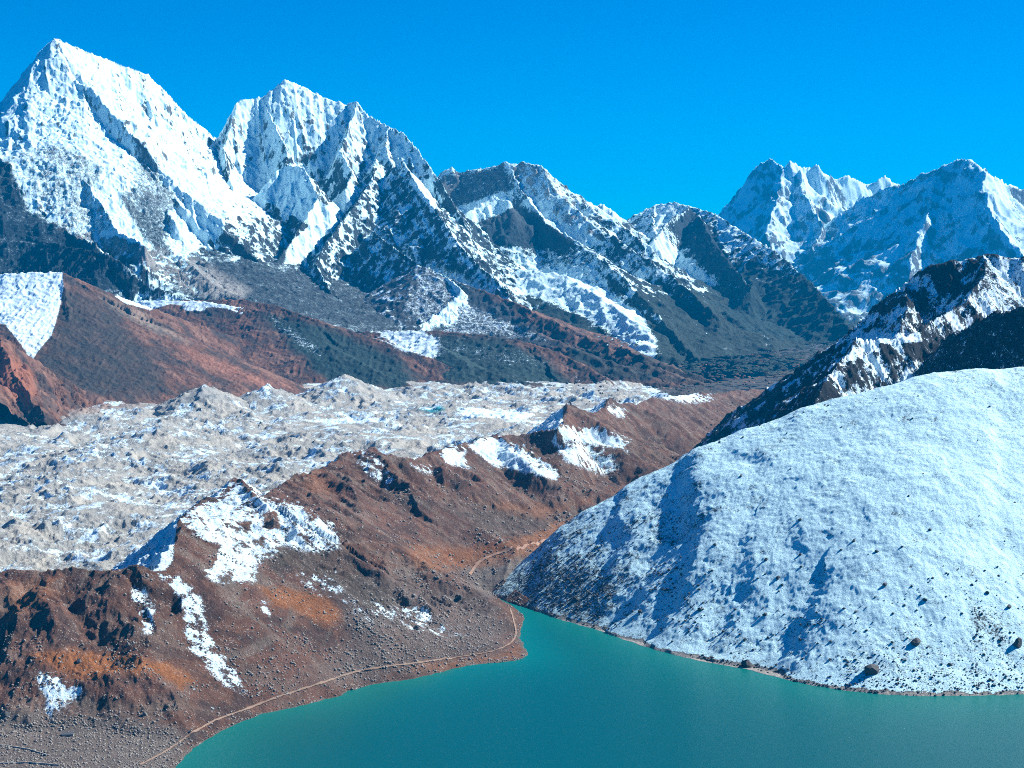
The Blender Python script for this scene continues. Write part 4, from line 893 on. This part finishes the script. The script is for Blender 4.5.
# worn path along the shore
def strip(name, label, pts, width, f, color, lift=0.7):
    P = np.array(pts, float); T_ = np.concatenate([np.linspace(0, 1, 14, endpoint=False) + i for i in range(len(P) - 1)])
    Q_ = []
    for t in T_:                                  # Catmull-Rom
        i = int(t); u = t - i
        p0, p1, p2, p3 = P[max(i - 1, 0)], P[i], P[i + 1], P[min(i + 2, len(P) - 1)]
        Q_.append(0.5 * ((2 * p1) + (-p0 + p2) * u + (2 * p0 - 5 * p1 + 4 * p2 - p3) * u * u + (-p0 + 3 * p1 - 3 * p2 + p3) * u ** 3))
    Cn = on_many(lambda x, y: f(x, y, False), Q_)[:, :2]
    for _ in range(3): Cn[1:-1] = (Cn[:-2] + Cn[2:] + 2 * Cn[1:-1]) / 4
    tn = np.gradient(Cn, axis=0); tn /= np.linalg.norm(tn, axis=1)[:, None] + 1e-9
    nr = np.stack([-tn[:, 1], tn[:, 0]], -1); k = len(Cn); offs = np.linspace(-1, 1, 5)
    wv = width * (1 + 0.8 * perlin(np.arange(k) * 0.3, np.zeros(k), 5))
    Xs = Cn[:, 0][:, None] + nr[:, 0][:, None] * offs * wv[:, None] / 2; Ys = Cn[:, 1][:, None] + nr[:, 1][:, None] * offs * wv[:, None] / 2
    Zs = f(Xs, Ys) + lift
    Zs = np.maximum(Zs, f(Xs + .8, Ys) + lift * .8); Zs = np.maximum(Zs, f(Xs, Ys + 1.5) + lift * .8)
    m, nt = new_mat(name + '_dust'); o_ = nt.nodes.new('ShaderNodeOutputMaterial'); b_ = nt.nodes.new('ShaderNodeBsdfPrincipled')
    nz = nt.nodes.new('ShaderNodeTexNoise'); nz.inputs['Scale'].default_value = .25; nz.inputs['Detail'].default_value = 6
    ge = nt.nodes.new('ShaderNodeNewGeometry'); rp = nt.nodes.new('ShaderNodeValToRGB')
    rp.color_ramp.elements[0].color = (color[0] * .5, color[1] * .5, color[2] * .5, 1); rp.color_ramp.elements[1].color = (color[0] * 1.3, color[1] * 1.3, color[2] * 1.3, 1)
    nt.links.new(ge.outputs['Position'], nz.inputs['Vector']); nt.links.new(nz.outputs[0], rp.inputs[0]); nt.links.new(rp.outputs[0], b_.inputs['Base Color'])
    b_.inputs['Roughness'].default_value = .9; nt.links.new(b_.outputs[0], o_.inputs[0])
    return make_surface(name, Xs.astype(np.float32), Ys.astype(np.float32), Zs.astype(np.float32), {}, m, label=label, cat='path')
strip('path', 'pale dusty footpath following the lake shore', PATH, 2.5, moraine, (0.25, 0.165, 0.115))
strip('path', 'faint trail through the gravel of the side valley', PATH2, 5.0, moraine, (0.32, 0.19, 0.13))

# stone hut and field walls on the flat at lower left
def part(name, bm, mat, parent):
    me = bpy.data.meshes.new(name); bm.to_mesh(me); bm.free(); me.materials.append(mat)
    o = bpy.data.objects.new(name, me); coll().objects.link(o); o.parent = parent; return o
def box(bm, x0, x1, y0, y1, z0, z1):
    v = [bm.verts.new((x, y, z)) for x in (x0, x1) for y in (y0, y1) for z in (z0, z1)]
    for f in ((0, 1, 3, 2), (4, 6, 7, 5), (0, 4, 5, 1), (2, 3, 7, 6), (0, 2, 6, 4), (1, 5, 7, 3)): bm.faces.new([v[i] for i in f])
wall_m = rock_material('dry_stone', (0.36, 0.34, 0.30), False); roof_m = rock_material('slate_roof', (0.10, 0.11, 0.12), False); door_m = rock_material('old_timber', (0.03, 0.025, 0.02), False)
hp = on_many(moraine, [(68, 736)])[0]
hut = bpy.data.objects.new('stone_hut', None); coll().objects.link(hut); hut.location = (hp[0], hp[1], hp[2] - 0.4); hut.rotation_euler = (0, 0, 0.12); hut.scale = (1.3, 1.3, 1.3)
hut['label'] = 'small stone hut on the stony flat at the lower left'; hut['category'] = 'hut'
bm = bmesh.new(); box(bm, -5, 5, -2.6, 2.6, -1, 2.6)
for sx in (-5, 5):
    a = [bm.verts.new(c) for c in ((sx, -2.6, 2.6), (sx, 2.6, 2.6), (sx, 0, 4.1))]; bm.faces.new(a)
part('wall', bm, wall_m, hut)
bm = bmesh.new()
for s_ in (-1, 1):
    v = [bm.verts.new(c) for c in ((-5.5, s_ * 3.1, 2.4), (5.5, s_ * 3.1, 2.4), (5.5, 0, 4.2), (-5.5, 0, 4.2), (-5.5, s_ * 3.1, 2.6), (5.5, s_ * 3.1, 2.6), (5.5, 0, 4.45), (-5.5, 0, 4.45))]
    for f in ((0, 1, 2, 3), (4, 7, 6, 5), (0, 4, 5, 1), (1, 5, 6, 2), (0, 3, 7, 4)): bm.faces.new([v[i] for i in f])
part('roof', bm, roof_m, hut)
bm = bmesh.new(); box(bm, -.6, .6, -2.68, -2.55, -.6, 1.5); part('door', bm, door_m, hut)
bm = bmesh.new(); box(bm, 2.2, 3.2, -2.68, -2.55, .8, 1.6); part('window', bm, door_m, hut)
for pts_, lab in (([(-30, 748), (5, 746), (30, 750), (48, 756)], 'low dry stone field wall below the hut'), ([(-10, 764), (30, 763), (62, 766)], 'low dry stone field wall at the bottom left corner')):
    dense = []
    for a, b in zip(pts_[:-1], pts_[1:]):
        dense += [(a[0] + (b[0] - a[0]) * t, a[1] + (b[1] - a[1]) * t) for t in np.linspace(0, 1, 12, endpoint=False)]
    Lc = on_many(moraine, dense); bm = bmesh.new(); rr = random.Random(3); ring = []
    for i, c in enumerate(Lc):
        t = Lc[min(i + 1, len(Lc) - 1)] - Lc[max(i - 1, 0)]; t /= np.linalg.norm(t[:2]) + 1e-9; nx_, ny_ = -t[1], t[0]
        h = 1.5 + rr.uniform(-.25, .25); w = .75 + rr.uniform(-.1, .1)
        ring.append([bm.verts.new((c[0] + nx_ * q * w, c[1] + ny_ * q * w, c[2] + zz)) for q, zz in ((-1, -.6), (-.7, h), (.7, h + rr.uniform(-.1, .1)), (1, -.6))])
    for a, b in zip(ring[:-1], ring[1:]):
        for j in range(3): bm.faces.new((a[j], b[j], b[j + 1], a[j + 1]))
    bm.faces.new(ring[0]); bm.faces.new(ring[-1][::-1])
    me = bpy.data.meshes.new('stone_wall'); bm.to_mesh(me); bm.free(); me.materials.append(wall_m)
    o = bpy.data.objects.new('stone_wall', me); coll().objects.link(o); o['label'] = lab; o['category'] = 'wall'



# ------------------------------------------------------------------ sun, sky, air, camera
SUN_AZ, SUN_EL = math.radians(65), math.radians(38)      # azimuth clockwise from the view direction (+Y)
sun = bpy.data.lights.new('sun', 'SUN'); sun.energy = 4.9; sun.angle = math.radians(0.5); sun.color = (1.0, 0.98, 0.92)
so = bpy.data.objects.new('sun', sun); coll().objects.link(so)
so.rotation_euler = (math.radians(90) - SUN_EL, 0, math.pi - SUN_AZ)

# thin blue mountain air
hm, hnt = new_mat('mountain_air'); ho = hnt.nodes.new('ShaderNodeOutputMaterial'); hv = hnt.nodes.new('ShaderNodeVolumePrincipled')
hv.inputs['Color'].default_value = (0.0, 0.45, 1.0, 1); hv.inputs['Density'].default_value = 2.0e-5; hv.inputs['Anisotropy'].default_value = 0.0
hnt.links.new(hv.outputs[0], ho.inputs['Volume'])
bm_ = bpy.data.meshes.new('haze')
bx = [(x, y, z) for x in (-16000, 16000) for y in (-600, 36000) for z in (-720, 2400)]
bm_.from_pydata(bx, [], [(0, 1, 3, 2), (4, 6, 7, 5), (0, 4, 5, 1), (2, 3, 7, 6), (0, 2, 6, 4), (1, 5, 7, 3)]); bm_.materials.append(hm)
hz = bpy.data.objects.new('haze', bm_); coll().objects.link(hz); hz['kind'] = 'stuff'
hz['label'] = 'thin blue air haze filling the valley'; hz['category'] = 'haze'

world = bpy.data.worlds.new("World"); bpy.context.scene.world = world; world.use_nodes = True
nt = world.node_tree; bg = nt.nodes['Background']
sky = nt.nodes.new('ShaderNodeTexSky'); sky.sky_type = 'NISHITA'; sky.sun_disc = False
sky.sun_elevation = SUN_EL; sky.sun_rotation = SUN_AZ; sky.altitude = 3500; sky.air_density = 1.0
sky.dust_density = 0.25; sky.ozone_density = 3.0
hs = nt.nodes.new('ShaderNodeHueSaturation'); hs.inputs['Saturation'].default_value = 1.2
hs.inputs['Hue'].default_value = 0.5
gr = nt.nodes.new('ShaderNodeMix'); gr.data_type = 'RGBA'; gr.blend_type = 'MULTIPLY'; gr.inputs[0].default_value = 1
gr.inputs[7].default_value = (0.0, 0.69, 1.1, 1)
nt.links.new(sky.outputs[0], hs.inputs['Color']); nt.links.new(hs.outputs[0], gr.inputs[6]); nt.links.new(gr.outputs[2], bg.inputs['Color'])
bg.inputs['Strength'].default_value = 0.056

cam = bpy.data.cameras.new('camera'); co = bpy.data.objects.new('camera', cam); coll().objects.link(co)
co.location = (0, 0, CAMZ); co.rotation_euler = (math.pi / 2 - PIT, 0, 0)
cam.sensor_width = 36; cam.lens = 36 * F / 1024; cam.clip_start = 1; cam.clip_end = 120000
sc = bpy.context.scene; sc.camera = co
sc.view_settings.view_transform = 'Standard'; sc.view_settings.look = 'None'
sc.view_settings.exposure = 1.02; sc.view_settings.gamma = 1
sc.render.engine = 'CYCLES'; sc.cycles.use_denoising = False; sc.cycles.filter_width = 1.0; sc.cycles.max_bounces = 4
sc.cycles.diffuse_bounces = 1; sc.cycles.volume_bounces = 0
